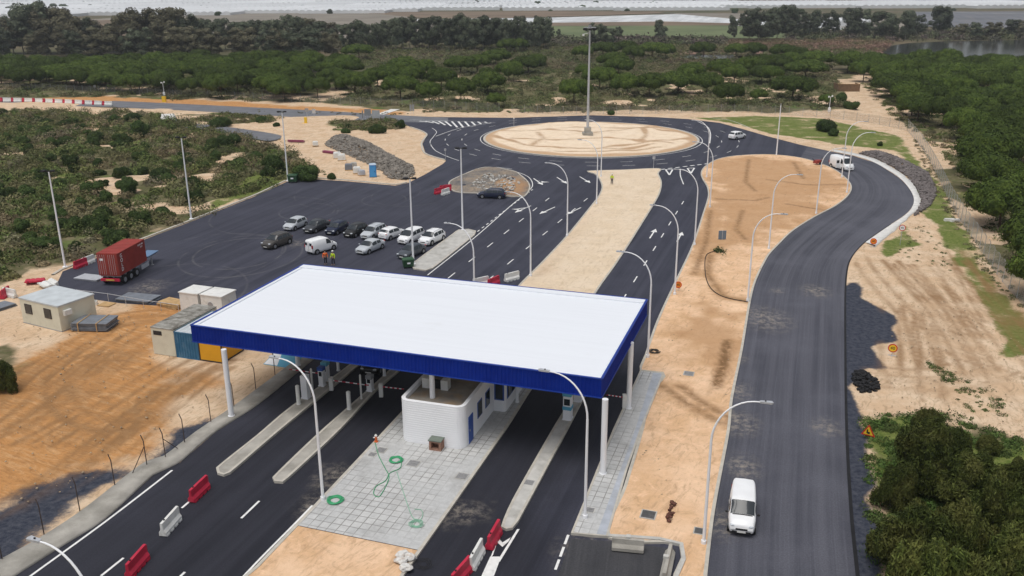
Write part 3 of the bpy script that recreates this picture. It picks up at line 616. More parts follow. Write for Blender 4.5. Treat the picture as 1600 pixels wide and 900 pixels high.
def arrow(p, ang, s=1.0, kind='s'):
    c = np.array(G(*p)); u = np.array([math.cos(ang), math.sin(ang)]); v = np.array([-u[1], u[0]])
    def w2(a, b_): q = c+u*a*s+v*b_*s; return (q[0], q[1], .018)
    b = MB(); b.add([w2(-2.5, .1), w2(-2.5, -.1), w2(.8, -.1), w2(.8, .1)], [(0, 1, 2, 3)]); b.add([w2(.8, .45), w2(.8, -.45), w2(2.5, 0)], [(0, 1, 2)])
    if kind != 's':
        q = -1 if kind == 'r' else 1
        b.add([w2(-1.0, .1), w2(-1.2, -.1), w2(.2, q*.9-.1), w2(.4, q*.9+.1)], [(0, 1, 2, 3)]); b.add([w2(-.1, q*.5), w2(.8, q*1.6), w2(.7, q*.4)], [(0, 1, 2)])
    b.build('lane_arrow', M['mark'], kind='structure')
up = R(72); dn = R(72+180)
arrow((1020, 365), up, 1.0); arrow((1062, 370), up, 1.0); arrow((855, 329), R(240)); arrow((896, 330), R(240)); arrow((817, 327), R(240), 1, 'r')
arrow((878, 282), R(285), 1.1); arrow((914, 281), R(285), 1.1); arrow((841, 284), R(285), 1.1, 'l')
# roundabout lanes
def arc(r, a0, a1, wd=.13): return line([(isl_c[0]+r*math.cos(t), isl_c[1]+r*math.sin(t)) for t in np.linspace(a0, a1, max(4, int(abs(a1-a0)*r/1.2)))], wd, .017, True)
for rr in (ISL_R+4.6, ISL_R+8.2):
    k = int(2*math.pi*rr/6.5); paint([arc(rr, 2*math.pi*i/k, 2*math.pi*i/k+2.4/rr) for i in range(k)])
paint([arc(ISL_R+.6, 0, 2*math.pi, .15)])
paint([line([(672, 224), (680, 235), (700, 245), (717, 251)], .15)]); paint([line([(674, 229), (672, 221), (677, 214), (682, 206), (675, 200)], .13)])
paint([line([(775, 261), (800, 264)], .15)]); paint([line([(1106, 184), (1140, 188), (1172, 200)], .15)])
paint([line([(1090, 190), (1104, 197), (1110, 208), (1109, 224)], .2)])
# hatched nose at the roundabout entry
hat = []
for i in range(11): hat.append(line([(655+i*10.2, 189.4+i*.1), (668+i*9.3, 190.5+min(i, 11-i)*1.7)], .5, .03))
paint(hat, 'hatched_marking'); paint([line([(640, 187.5), (700, 189), (768, 192)], .15, .03), line([(768, 192), (720, 200), (681, 213)], .18, .03)])
# dusty scuffs and loose sand on the tarmac
M['dust'] = mat('sand_dust', (.40, .31, .21), .95, .1, .2, 3)
# ------------------------------------------------------------------ street lamps
def lamp_arm(h=9.6, arm=2.3, r=.085):
    pole = MB().cyl((0, 0), .16, 0, .25, 12).tube([(0, 0, 0), (0, 0, h*.36), (0, 0, h*.72)], .105, 10, r1=.075)
    a = []
    for k in range(11):
        t = k/10*math.pi/2*.97; a.append((arm*(1-math.cos(t)), 0, h*.72+(h*.28)*math.sin(t)))
    a.append((arm+.35, 0, h+.0)); arm_ = MB().tube(a, .07, 8, r1=.04)
    head = MB().add([(arm+.2, -.09, h+.07), (arm+.85, -.14, h+.06), (arm+.95, 0, h+.03), (arm+.85, .14, h+.06), (arm+.2, .09, h+.07), (arm+.2, -.09, h-.04), (arm+.85, -.14, h-.04), (arm+.95, 0, h-.03), (arm+.85, .14, h-.04), (arm+.2, .09, h-.04)],
                    [(0, 1, 2, 3, 4), (9, 8, 7, 6, 5), (0, 5, 6, 1), (1, 6, 7, 2), (2, 7, 8, 3), (3, 8, 9, 4), (4, 9, 5, 0)]); cap = MB().cyl((arm+.5, 0), .045, h+.055, h+.12, 8)
    return pole, arm_, head, cap
pole, arm_, head, cap = lamp_arm(); proto = thing('street_lamp', 'x', 'street lamp', group='curved white street lamps along the lanes')
pole.build('pole', M['white'], proto); arm_.build('arm', M['white'], proto); hd = head.build('lamp_head', M['galv'], proto); cap.build('sensor_cap', M['black'], hd)
LEFT, RIGHT = R(180-22), R(-14)
lamps = [((505, 783), LEFT, 'curved white lamp rooted on the tiled plaza corner beside the green hose coil'), ((914, 812), LEFT, 'curved white lamp on the narrow sidewalk beside the right front canopy column'),
         ((1012, 560), LEFT, 'curved white lamp past the right rear canopy corner, wire coil at its foot'), ((1054, 462), LEFT, 'curved white lamp with the orange round sign at its foot'),
         ((1085, 384), LEFT, 'curved white lamp arching over the exit lane next to its straight ahead arrows'), ((1109, 325), LEFT, 'curved white lamp at the kerb bend near the yield triangles, nearer of two'),
         ((1104, 278), LEFT, 'curved white lamp at the roundabout edge by the orange median, farther of two'), ((886, 370), LEFT, 'curved white lamp on the pale median between the turn arrows of the entry lanes'),
         ((829, 433), LEFT, 'curved white lamp on the pale median kerb right above the canopy roof edge'), ((932, 320), LEFT, 'curved white lamp where the pale median kerb starts to curve to the roundabout'),
         ((939, 277), LEFT, 'curved white lamp at the roundabout tip of the pale median, left of the worker'), ((742, 500), LEFT, 'curved white lamp half hidden behind the canopy roof near the paved island'),
         ((118, 1010), LEFT, 'curved white lamp whose pole leaves the photo at the bottom left'),
         ((1099, 852), RIGHT, 'curved white lamp in the foreground leaning its arm over the road by the white van'), ((1168, 472), RIGHT, 'curved white lamp on the orange median with a black cable running to its base'),
         ((1201, 390), RIGHT, 'curved white lamp on the orange median where the right road starts to bend'), ((1275, 335), RIGHT, 'curved white lamp on the median kerb below the parked work van'),
         ((1323, 302), RIGHT, 'curved white lamp on the outermost tip of the orange median'), ((1315, 278), RIGHT, 'curved white lamp standing directly in front of the parked work van')]
for i, (p, a, lab) in enumerate(lamps):
    x, y = G(*p); a = a+R(random.uniform(-4, 4))
    if p == (118, 1010): tx, ty = G(50, 846, 9.6); x, y = tx-3.0*math.cos(a), ty-3.0*math.sin(a)
    if i == 0: proto.location = (x, y, .12); proto.rotation_euler = (0, 0, a); proto['label'] = lab
    else: dup(proto, (x, y, .12), a, lab)
def floodpole(p, h, lab, grp='tall straight floodlight poles around the car park'):
    x, y = G(*p); t = thing('floodlight_pole', lab, 'floodlight', (x, y, 0), 0, grp)
    MB().cyl((0, 0), .3, 0, .15, 10).tube([(0, 0, .1), (0, 0, h)], .13, 10, r1=.08).build('pole', M['white'], t)
    MB().box(-.7, .7, -.05, .05, h, h+.1).build('crossbar', M['black'], t)
    for s in (-.5, .5):
        MB().box(s-.25, s+.25, -.35, .1, h+.05, h+.22, rz=s*.6).build('floodlight', M['black'], t)
for p, h, lab in (((102, 418), 11.6, 'leftmost tall floodlight pole beside the red container'), ((299, 343), 11.7, 'floodlight pole on the car park kerb between container and dumpster'),
                  ((450, 283), 11.7, 'floodlight pole with the green dumpster at its foot'), ((646, 413), 10.4, 'floodlight pole on the near end of the paved island by the green bin'), ((723, 360), 11.2, 'floodlight pole on the far end of the paved island')):
    floodpole(p, h, lab)
x, y = G(1213, 243); t = thing('bare_pole', 'straight white pole without a lamp standing at the far edge of the orange median', 'pole', (x, y, 0)); MB().cyl((0, 0), .2, 0, .2, 10).tube([(0, 0, .1), (0, 0, 9.7)], .13, 10, r1=.08).build('shaft', M['white'], t); MB().tube([(0, 0, 9.7), (.0, 0, 9.95)], .1, 8).build('top_cap', M['steel'], t)
# high mast
x, y = G(918, 213); t = thing('high_mast_light', 'very tall grey mast with a crown of floodlights on the roundabout island', 'light mast', (x, y, .1))
MB().box(-1.1, 1.1, -1.1, 1.1, 0, .8).box(-.7, .7, -.7, .7, .8, 1.9).build('plinth', M['conc_old'], t)
MB().tube([(0, 0, 1.8), (0, 0, 23.2)], .30, 14, r1=.15).build('mast', M['galv'], t)
b = MB()
for k in range(24): a = 2*math.pi*k/24; a2 = 2*math.pi*(k+1)/24; b.tube([(1.3*math.cos(a), 1.3*math.sin(a), 22.9), (1.3*math.cos(a2), 1.3*math.sin(a2), 22.9)], .06, 5); 
for k in range(6): a = math.pi*k/3; b.tube([(0, 0, 22.9), (1.3*math.cos(a), 1.3*math.sin(a), 22.9)], .05, 5)
b.cyl((0, 0), .35, 22.6, 23.4, 10).build('crown_ring', M['steel'], t)
for k in range(8):
    a = math.pi*k/4; MB().box(1.3*math.cos(a)-.3, 1.3*math.cos(a)+.3, 1.3*math.sin(a)-.15, 1.3*math.sin(a)+.15, 22.35, 22.75, rz=a+math.pi/2).build('floodlight', M['black'], t)
MB().tube([(-.2, 0, 21.8), (-1.2, 0, 21.6)], .05, 5).box(-1.55, -1.15, -.1, .12, 21.2, 21.6).build('camera_unit', M['white'], t)

# ------------------------------------------------------------------ canopy
CU = np.array([math.cos(R(-18.6)), math.sin(R(-18.6))]); CV = np.array([-CU[1], CU[0]]); CO = np.array([-24.95, 64.9])
CL, CW, CZ, CTH = 32.6, 16.6, 5.62, 1.42
canopy = thing('toll_canopy', 'large flat white canopy roof with deep blue ribbed fascia over the toll lanes', 'canopy', (CO[0], CO[1], 0), R(-18.6))
b = NB('blue_fascia', .6, .12); M['blue'] = b.done(b.mix(b.ramp(b.noise(.8, 3), .3, .7), (.003, .020, .22), (.004, .026, .26)))
M['bluetrim'] = mat('blue_trim', (.015, .05, .30), .5, .2); M['soffit'] = mat('soffit_grey', (.55, .56, .57), .7, .3)
b = MB(); zt = CZ+CTH-.10
b.box(.12, CL-.12, .12, CW-.12, zt-.12, zt-.02)
b.build('roof_deck', M['roofw'], canopy)
b = MB(); b.box(.12, CL-.12, CW-.9, CW-.12, zt-.02, zt+.10); b.box(.12, .4, .12, CW-.92, zt-.02, zt+.06); b.box(CL-.4, CL-.12, .12, CW-.92, zt-.02, zt+.06); b.box(.42, CL-.42, .12, .34, zt-.02, zt+.05); b.build('roof_edge_flashing', M['roofw'], canopy)
MB().box(.15, CL-.15, .15, CW-.15, CZ+.1, CZ+.2).build('soffit', M['soffit'], canopy)
def fascia(ax, ay, bx, by, nx, ny):
    L_ = math.hypot(bx-ax, by-ay); ux, uy = (bx-ax)/L_, (by-ay)/L_; n = int(L_/.27); vs = []; m = 0
    prof = []
    for i in range(n):
        s0 = L_*i/n; w_ = L_/n
        prof += [(s0, .0), (s0+w_*.55, .0), (s0+w_*.65, .03), (s0+w_*.9, .03)]
    prof.append((L_, 0))
    for s_, o_ in prof:
        x_, y_ = ax+ux*s_+nx*(o_), ay+uy*s_+ny*o_; vs += [(x_, y_, CZ+.04), (x_, y_, CZ+CTH-.05)]
    f = MB().add(vs, [(2*i, 2*i+2, 2*i+3, 2*i+1) for i in range(len(prof)-1)]).build('fascia_panel', M['blue'], canopy)
    b = MB()
    for z0, z1 in ((CZ-.02, CZ+.05), (CZ+CTH-.06, CZ+CTH)):
        b.add([(ax-nx*.1, ay-ny*.1, z0), (bx-nx*.1, by-ny*.1, z0), (bx+nx*.07, by+ny*.07, z0), (ax+nx*.07, ay+ny*.07, z0), (ax-nx*.1, ay-ny*.1, z1), (bx-nx*.1, by-ny*.1, z1), (bx+nx*.07, by+ny*.07, z1), (ax+nx*.07, ay+ny*.07, z1)],
              [(0, 3, 2, 1), (4, 5, 6, 7), (0, 1, 5, 4), (1, 2, 6, 5), (2, 3, 7, 6), (3, 0, 4, 7)])
    b.build('trim', M['bluetrim'], f)
    MB().add([(ax-nx*.09, ay-ny*.09, CZ+.05), (bx-nx*.09, by-ny*.09, CZ+.05), (bx-nx*.09, by-ny*.09, CZ+CTH-.06), (ax-nx*.09, ay-ny*.09, CZ+CTH-.06)], [(0, 1, 2, 3)]).build('backing', M['soffit'], f)
fascia(0, 0, CL, 0, 0, -1); fascia(CL, 0, CL, CW, 1, 0); fascia(CL, CW, 0, CW, 0, 1); fascia(0, CW, 0, 0, -1, 0)
def to_c(p, z=0): q = np.array(G(*p, z))-CO; return float(q@CU), float(q@CV)
for p, r_, z in (((362, 652), .21, .1), ((942, 742), .21, .1), ((982, 640), .21, .1), ((466, 573), .21, .1), ((529, 582), .13, .18), ((601, 590), .13, .18), ((808, 631), .13, .15)):
    u, v = to_c(p); MB().cyl((u, v), r_*1.25, z, z+.08, 14).cyl((u, v), r_, z, CZ+.12, 16).build('column', M['white'], canopy)
u, v = to_c((676, 624), 3.0); MB().cyl((u, v), .2, 2.7, CZ+.12, 16).build('column', M['white'], canopy)

# ------------------------------------------------------------------ toll building
bo = np.array(G(626, 691)); BZ = 3.35; BW, BLn = 5.0, 15.0
bld = thing('toll_building', 'white ribbed control building with rounded corners under the canopy', 'building', (bo[0], bo[1], .14), R(-17.5))
def rrect(x0, x1, y0, y1, r_, n=6):
    P = []
    for cx, cy, a0 in ((x1-r_, y0+r_, -90), (x1-r_, y1-r_, 0), (x0+r_, y1-r_, 90), (x0+r_, y0+r_, 180)):
        for k in range(n+1): a = R(a0+90*k/n); P.append((cx+r_*math.cos(a), cy+r_*math.sin(a)))
    return P
b = MB(); base = rrect(0, BW, 0, BLn, .7)
nb = 19
lv = []
for k in range(nb):
    z0 = BZ*k/nb; z1 = BZ*(k+1)/nb; lv += [(z0+.0, .0), (z0+(z1-z0)*.78, 0), (z0+(z1-z0)*.84, -.010), (z0+(z1-z0)*.95, -.010)]
lv.append((BZ, 0)); n = len(base); vs = []; c = np.array([BW/2, BLn/2])
for z_, o_ in lv:
    for q in offset(base, o_): vs.append((q[0], q[1], z_))
b.add(vs, [(i*n+k, i*n+(k+1) % n, (i+1)*n+(k+1) % n, (i+1)*n+k) for i in range(len(lv)-1) for k in range(n)])
inner = offset(base, .28); m_ = len(b.v)
b.add([(x, y, BZ) for x, y in base]+[(x, y, BZ) for x, y in inner]+[(x, y, BZ-.35) for x, y in inner], [(k, (k+1) % n, n+(k+1) % n, n+k) for k in range(n)]+[(n+k, n+(k+1) % n, 2*n+(k+1) % n, 2*n+k) for k in range(n)])
b.build('wall', M['white'], bld)
M['gravelroof'] = mat('dusty_roof', (.30, .27, .23), .95, .1, .2, 1, dirt=(.40, .28, .17), dscale=.6)
MB().prism(inner, BZ-.45, BZ-.34).build('roof', M['gravelroof'], bld)
# protruding booth on the right side
MB().prism(rrect(BW-.3, BW+1.0, 6.6, 12.0, .3), 0, BZ-.25).build('booth_wall', M['white'], bld)
M['bluep'] = mat('blue_door_paint', (.03, .09, .36), .5, .4)
dr = MB().box(BW, BW+.05, .95, 1.85, .02, 2.15).build('door', M['bluep'], bld); MB().box(BW+.05, BW+.1, 1.05, 1.12, 1.0, 1.15).build('handle', M['steel'], dr)
for y0 in (2.9, 4.7):
    wn = MB().box(BW, BW+.04, y0, y0+1.0, 1.1, 2.4).build('window', M['bluep'], bld); MB().box(BW+.04, BW+.055, y0+.08, y0+.92, 1.18, 2.32).build('pane', M['glass'], wn)
wn = MB().box(BW+1.0, BW+1.05, 7.0, 9.4, 1.0, 2.5).box(BW+.1, BW+.9, 6.55, 6.6, 1.0, 2.5).build('window', M['bluep'], bld); MB().box(BW+1.05, BW+1.07, 7.1, 9.3, 1.1, 2.4).box(BW+.2, BW+.8, 6.53, 6.55, 1.1, 2.4).build('pane', M['glass'], wn)
ac = MB().box(-.45, 0, 1.6, 2.2, 1.4, 1.9).build('wall_unit', M['white'], bld)
def cpt(p, z): q = np.array(G(*p, z))-bo; ca, sa = math.cos(R(17.5)), math.sin(R(17.5)); return q[0]*ca-q[1]*sa, q[0]*sa+q[1]*ca
ux, uy = cpt((680, 607), 3.2)
for i, (dx) in enumerate((-.75, .75)):
    MB().box(ux+dx-.28, ux+dx+.28, uy-.05, uy+.6, BZ-.33, BZ+.45).build('roof_fan_unit', M['wplast'], bld)
MB().box(ux-.42, ux+.42, uy+.1, uy+.5, BZ-.33, BZ+.25).build('roof_fan_unit', M['black'], bld)
x, y = G(683, 703); t = thing('brick_box', 'small brick utility box with green lid against the building front', 'utility box', (x, y, .14), R(-17.5))
M['brick'] = mat('rough_brick', (.33, .19, .14), .9, .1, .2, 5); MB().box(-.45, -.3, -.4, .3, 0, .75).box(.3, .45, -.4, .3, 0, .75).box(-.3, .3, .15, .3, 0, .75).box(-.3, .3, -.4, .15, 0, .12).box(-.3, .3, -.4, -.32, .62, .75).build('brick_shell', M['brick'], t)
M['lid'] = mat('green_grey_lid', (.16, .19, .16), .7, .3); MB().box(-.5, .5, -.46, .35, .75, .82).build('lid', M['lid'], t)

# ------------------------------------------------------------------ toll lane equipment
M['cyan'] = mat('light_blue_panel', (.12, .42, .60), .5, .4)
def bollard(p, h, lab, r_=.16):
    x, y = G(*p); t = thing('bollard', lab, 'bollard', (x, y, .16), 0, 'white posts on the toll islands'); MB().cyl((0, 0), r_*1.2, 0, .06, 12).cyl((0, 0), r_, .05, h, 12).build('post', M['wplast'], t); MB().cyl((0, 0), r_*.8, h, h+.08, 12, r_*.3).build('cap', M['wplast'], t)
bollard((467, 634), 1.6, 'thin white bollard near the front end of the leftmost toll island'); bollard((546, 642), 1.5, 'plastic wrapped white bollard on the middle toll island', .17)
bollard((565, 626), 2.1, 'tall slender white post on the middle toll island', .08); bollard((489, 616), 2.1, 'tall slender white post on the leftmost toll island', .09)
def machine(p, h, w_, lab, blue=None, band=False):
    x, y = G(*p); t = thing('ticket_machine', lab, 'ticket machine', (x, y, .16), R(-18.5), 'toll machines on the islands')
    MB().box(-w_/2-.05, w_/2+.05, -w_/2-.05, w_/2+.05, 0, .08).box(-w_/2, w_/2, -w_/2, w_/2, .08, h).build('cabinet', M['white'], t)
    if blue: MB().box(-w_/2-.04, w_/2+.04, -w_/2-.06, w_/2+.04, h-.28, h+.03).build('hood', M[blue], t); MB().box(-w_/2+.08, w_/2-.08, -w_/2-.02, -w_/2, h*.55, h*.78).build('screen', M['glass'], t)
    if band: MB().box(-w_/2-.03, w_/2+.03, -w_/2-.05, w_/2+.03, h*.38, h*.50).build('blue_band', M[blue], t)
machine((479, 624), 2.0, .55, 'tall plain white cabinet on the leftmost toll island'); machine((504, 605), 1.7, .42, 'white ticket machine with dark blue hood on the leftmost toll island', 'bluep'); machine((510, 597), 1.7, .48, 'white ticket machine with light blue hood behind the dark blue one', 'cyan')
machine((579, 613), 1.4, .45, 'small white machine with grey hood beside the red and white boom', 'steel'); machine((887, 657), 2.3, .62, 'tall white machine with light blue bands on the right toll island', 'cyan', True); machine((903, 629), 2.0, .55, 'white machine farther back on the right toll island', 'cyan')
def boom(p0, p1, lab, z=1.05):
    a, b_ = np.array(G(*p0, z)), np.array(G(*p1, z)); t = thing('boom_barrier', lab, 'barrier', (a[0], a[1], .16), 0, 'barrier arms across the toll lanes'); dlt = b_-a; L_ = np.linalg.norm(dlt); u = dlt/L_; n = 10
    MB().box(-.16, .16, -.16, .16, 0, z+.1).build('drive_cabinet', M['wplast'], t)
    arm = MB().tube([(0, 0, z-.16), (dlt[0], dlt[1], z-.16)], .045, 6).build('arm', M['white'], t); s = MB()
    for k in range(1, n, 2): s.tube([(u[0]*L_*k/n, u[1]*L_*k/n, z-.16), (u[0]*L_*(k+1)/n, u[1]*L_*(k+1)/n, z-.16)], .05, 6)
    s.build('stripes', M['red'], arm)
boom((517, 594), (576, 602), 'red and white boom across the second lane from the left'); boom((595, 604), (631, 608), 'short red and white boom ending at the control building'); boom((503, 584), (452, 577), 'boom across the leftmost lane under the canopy'); boom((976, 621), (948, 617), 'boom beside the right canopy column')
# drain covers
M['cover'] = mat('cast_iron_cover', (.10, .10, .10), .7, .3, .2, 4); M['coverlt'] = mat('grey_grating', (.26, .26, .26), .7, .3, .2, 6)
def cover(p, s, m, lab, z=.15):
    x, y = G(*p); t = thing('manhole_cover', lab, 'manhole cover', (x, y, z), R(-18.5), 'square manhole covers'); MB().box(-s-.07, s+.07, -s-.07, s+.07, -.02, .012).build('frame', M['conc'], t)
    b = MB(); b.box(-s, s, -s, s, .0, .02)
    for k in range(5): b.box(-s+.08, s-.08, -s+.06+k*(2*s-.12)/5, -s+.12+k*(2*s-.12)/5, .02, .03)
    b.build('lid', M[m], t)
for p, s, m, lab in (((596, 706), .32, 'coverlt', 'grey square cover nearest the orange nozzle on the plaza'), ((646, 727), .38, 'coverlt', 'grey square cover in the middle of the plaza right of the green hose ring'), ((722, 747), .36, 'coverlt', 'grey grating cover at the right edge of the plaza'),
                     ((582, 713), .25, 'coverlt', 'smallest grey cover at the left edge of the plaza'), ((827, 757), .30, 'coverlt', 'grey grating on the narrow right toll island'), ((922, 800), .25, 'coverlt', 'small grey cover beside the lamp on the right sidewalk'),
                     ((1013, 807), .42, 'cover', 'black square cover with pale frame in the orange sand'), ((1093, 833), .30, 'cover', 'black cover at the foot of the foreground lamp'), ((1076, 586), .38, 'coverlt', 'grey cover flush in the sand of the median behind the sidewalk')):
    cover(p, s, m, lab, .15)
# hoses and cables
M['hose'] = mat('green_hose', (.05, .34, .15), .5, .4); M['hoselt'] = mat('pale_green_hose', (.25, .52, .36), .5, .4); M['cable'] = mat('black_cable', (.03, .028, .025), .7, .3)
def tubething(name, pts, r_, m, lab, cat, z=.17): MB().tube([(x, y, z) for x, y in smooth_line(pts, .25)], r_, 5).build(name, M[m], label=lab, cat=cat)
def coil(name, p, r0, r1, m, lab, cat, turns=5, z=.18, th=.025):
    c = G(*p); n = turns*18; pts = [(c[0]+(r0+(r1-r0)*(i/n))*math.cos(i*2*math.pi/18)*(1+.08*math.sin(i)), c[1]+(r0+(r1-r0)*(i/n))*math.sin(i*2*math.pi/18), z+.02*math.sin(i*1.7)+i/n*.04) for i in range(n)]
    MB().tube(pts, th, 5).build(name, M[m], label=lab, cat=cat)
coil('garden_hose', (619, 722), .30, .52, 'hose', 'bright green hose coil near the building on the plaza', 'hose', 6); coil('garden_hose', (524, 785), .30, .58, 'hose', 'bright green hose coil beside the foreground lamp foot', 'hose', 7); coil('garden_hose', (651, 822), .2, .5, 'hoselt', 'pale green hose coil near the sandy end of the plaza', 'hose', 3)
tubething('garden_hose', GL([(586, 694), (592, 715), (602, 735), (608, 748), (602, 765), (592, 780), (584, 775), (588, 763), (602, 755), (610, 742), (625, 735), (628, 723)]), .028, 'hose', 'green hose trailing from the orange nozzle and looping across the tiles', 'hose')
tubething('garden_hose', GL([(620, 740), (628, 765), (638, 795), (645, 812), (655, 818), (661, 808), (658, 800), (648, 799)]), .022, 'hoselt', 'thin pale green hose stretched down the middle of the tiles', 'hose')
tubething('power_cable', GL([(1125, 392), (1104, 400), (1102, 430), (1110, 452), (1130, 466), (1168, 474)]), .045, 'cable', 'black cable curving over the orange median to a lamp foot', 'cable', .19)
coil('cable_coil', (1022, 552), .2, .55, 'cable', 'dark wire coil lying at the foot of the lamp behind the canopy', 'cable coil', 4, .2, .03); coil('cable_coil', (662, 882), .2, .6, 'cable', 'tangled black cable on the tarmac beside the white sacks', 'cable coil', 3, .06, .014)
x, y = G(588, 693); t = thing('hydrant', 'small orange and white hydrant at the left plaza edge where the hose starts', 'hydrant', (x, y, .14)); M['orangep'] = mat('orange_plastic', (.70, .15, .04), .5, .4)
MB().cyl((0, 0), .16, 0, .06, 10).cyl((0, 0), .09, .05, .5, 10).build('body', M['orangep'], t); MB().cyl((0, 0), .12, .5, .62, 10, .05).build('cap', M['wplast'], t); MB().tube([(-.2, 0, .35), (.2, 0, .35)], .05, 8).build('outlet', M['wplast'], t)

# ------------------------------------------------------------------ barriers
def barrier_mesh(L_=2.0, H=.95, Wb=.5, Wt=.17, teeth=True):
    b = MB(); pr = [(-Wb/2, .08), (-Wb/2, .28), (-Wt/2-.03, .48), (-Wt/2, H), (Wt/2, H), (Wt/2+.03, .48), (Wb/2, .28), (Wb/2, .08)]; n = len(pr)
    xs = [-L_/2, -L_/2+.05, L_/2-.05, L_/2]
    vs = []
    for i, x in enumerate(xs):
        s = .82 if i in (0, 3) else 1
        vs += [(x, a*s, z) for a, z in pr]
    b.add(vs, [(i*n+k, (i+1)*n+k, (i+1)*n+(k+1) % n, i*n+(k+1) % n) for i in range(3) for k in range(n)]+[tuple(range(n)), tuple(range(4*n-1, 3*n-1, -1))])
    return b
def feet_mesh(L_=2.0, Wb=.5):
    b = MB()
    for k in range(4): c = -L_/2+L_*(k+.5)/4; b.box(c-L_*.08, c+L_*.08, -Wb/2-.03, Wb/2+.03, 0, .12)
    return b
def lug(L_=2.0): return MB().box(L_/2, L_/2+.09, -.06, .06, .3, .85)
def plug(H=.95, L_=2.): b = MB().cyl((-L_*.3, 0), .06, H, H+.05, 8); return b
BP = {}
def barrier(p0, p1, col, lab, tip=0, z=.0, grp='plastic road barriers'):
    a, b_ = np.array(G(*p0, .3)), np.array(G(*p1, .3)); c = (a+b_)/2; rz = math.atan2(*(b_-a)[::-1]); L_ = min(2.2, max(1.2, np.linalg.norm(b_-a))); L_ = 1.9 if L_ < 2.3 and col != 'short' else L_
    key = (col,)
    if key not in BP:
        m = M['red'] if col == 'red' else M['wplast']; BP[key] = [barrier_mesh().mesh('body', m), feet_mesh().mesh('foot', m), lug().mesh('coupling', m), plug().mesh('filler_cap', M['black'])]
    t = thing('road_barrier', lab, 'barrier', (c[0], c[1], z), rz, grp)
    if tip: t.rotation_euler = (tip, 0, rz); t.location.z = z+.24
    for me, nm in zip(BP[key], ('body', 'foot', 'coupling', 'filler_cap')): ob(nm, me, t)
    return t
barrier((299, 779), (323, 756), 'red', 'red barrier just ahead of the rounded end of the leftmost toll island'); barrier((254, 832), (278, 805), 'white', 'white barrier in the gap between two red ones on the left lanes'); barrier((200, 897), (228, 865), 'red', 'red barrier at the bottom edge beside the short lane dash', )
barrier((765, 851), (778, 828), 'red', 'red barrier at the nose of the right toll island'); barrier((737, 883), (751, 858), 'white', 'white barrier between two red ones right of the plaza'); barrier((710, 910), (731, 886), 'red', 'red barrier cut by the bottom edge right of the white sacks')
barrier((788, 437), (811, 431), 'white', 'white barrier on the entry lanes just beyond the canopy roof'); barrier((762, 446), (780, 438), 'red', 'red barrier on the entry lanes just beyond the canopy roof'); barrier((742, 444), (760, 440), 'white', 'white barrier mostly hidden behind the canopy roof edge')
barrier((680, 301), (692, 298), 'red', 'red barrier in front at the car park exit by the unfinished island'); barrier((690, 303), (702, 299), 'white', 'white barrier at the car park exit between two red ones'); barrier((688, 296), (704, 294), 'red', 'red barrier behind the white one at the car park exit')
barrier((126, 413), (149, 404), 'white', 'white barrier with red neighbour on the kerb behind the container'); barrier((119, 416), (132, 411), 'red', 'red barrier on the kerb behind the container')
barrier((92, 452), (104, 457), 'red', 'red barrier lying behind the site cabin', R(85)); barrier((104, 460), (120, 460), 'red', 'red barrier toppled at the corner behind the site cabin', R(85)); barrier((70, 440), (84, 448), 'white', 'white barrier toppled between the red ones', R(80)); barrier((80, 436), (93, 443), 'white', 'white barrier leaning at the kerb end by the first floodlight pole', R(95)); barrier((50, 438), (62, 437), 'red', 'small looking red barrier in the grass left of the toppled ones', R(80))
barrier((8, 458), (22, 461), 'white', 'white barrier left of the cabin at the photo edge'); barrier((2, 464), (14, 455), 'red', 'red barrier left of the cabin at the photo edge')
# far row of linked barriers
P, _ = resample(GL([(-30, 158.5), (60, 160), (187, 165.5)]), 200); s = np.r_[0, np.cumsum(np.linalg.norm(np.diff(P, axis=0), axis=1))]; cur = 0; k = 0
while cur < s[-1]-3:
    L_ = 2.6 if k % 2 == 0 else .8; i = np.searchsorted(s, cur+L_/2); p = P[i]; dr_ = P[min(i+3, 199)]-P[max(i-3, 0)]; col = 'white' if k % 2 == 0 else 'red'
    t = thing('road_barrier', ('long white' if k % 2 == 0 else 'short red')+' barrier in the linked row closing the far road at the left', 'barrier', (p[0], p[1], .03), math.atan2(dr_[1], dr_[0]), 'linked barriers across the far road, '+col+' ones'); t.scale = (L_/2, 1.15, 1.2)
    for me, nm in zip(BP[(col,)][:2], ('body', 'foot')): ob(nm, me, t)
    cur += L_+.05; k += 1
# concrete barriers
def conc_barrier(p0, p1, lab, L_=None):
    a, b_ = np.array(G(*p0)), np.array(G(*p1)); c = (a+b_)/2; rz = math.atan2(*(b_-a)[::-1]); L_ = L_ or np.linalg.norm(b_-a)
    t = thing('concrete_barrier', lab, 'concrete barrier', (c[0], c[1], .03), rz); barrier_mesh(L_, .8, .6, .2).build('body', M['conc_old'], t); MB().box(-.12, .12, -.05, .25, .8, .95).build('lifting_lug', M['conc'], t)
conc_barrier((956, 858), (1006, 863), 'grey concrete barrier lying across the top of the dark pit'); conc_barrier((1037, 915), (1047, 868), 'grey concrete barrier running down the right side of the dark pit')
pit = GL([(958, 846), (1060, 857), (1052, 905), (1048, 965), (862, 965), (890, 842)])
M['pit'] = asphalt_mat('patched_asphalt', R(10), (.030, .031, .036), (.055, .055, .06), dust=.8)
kerb_open([(950, 842), (1062, 854), (1052, 905), (1047, 965)], .25, .2, 1, 'conc')
ob('patched_tarmac', area_mesh('patched_tarmac', GL([(892, 842), (950, 846), (1056, 858), (1048, 905), (1042, 960), (855, 960), (872, 900)]), .022, M['pit']), kind='structure')
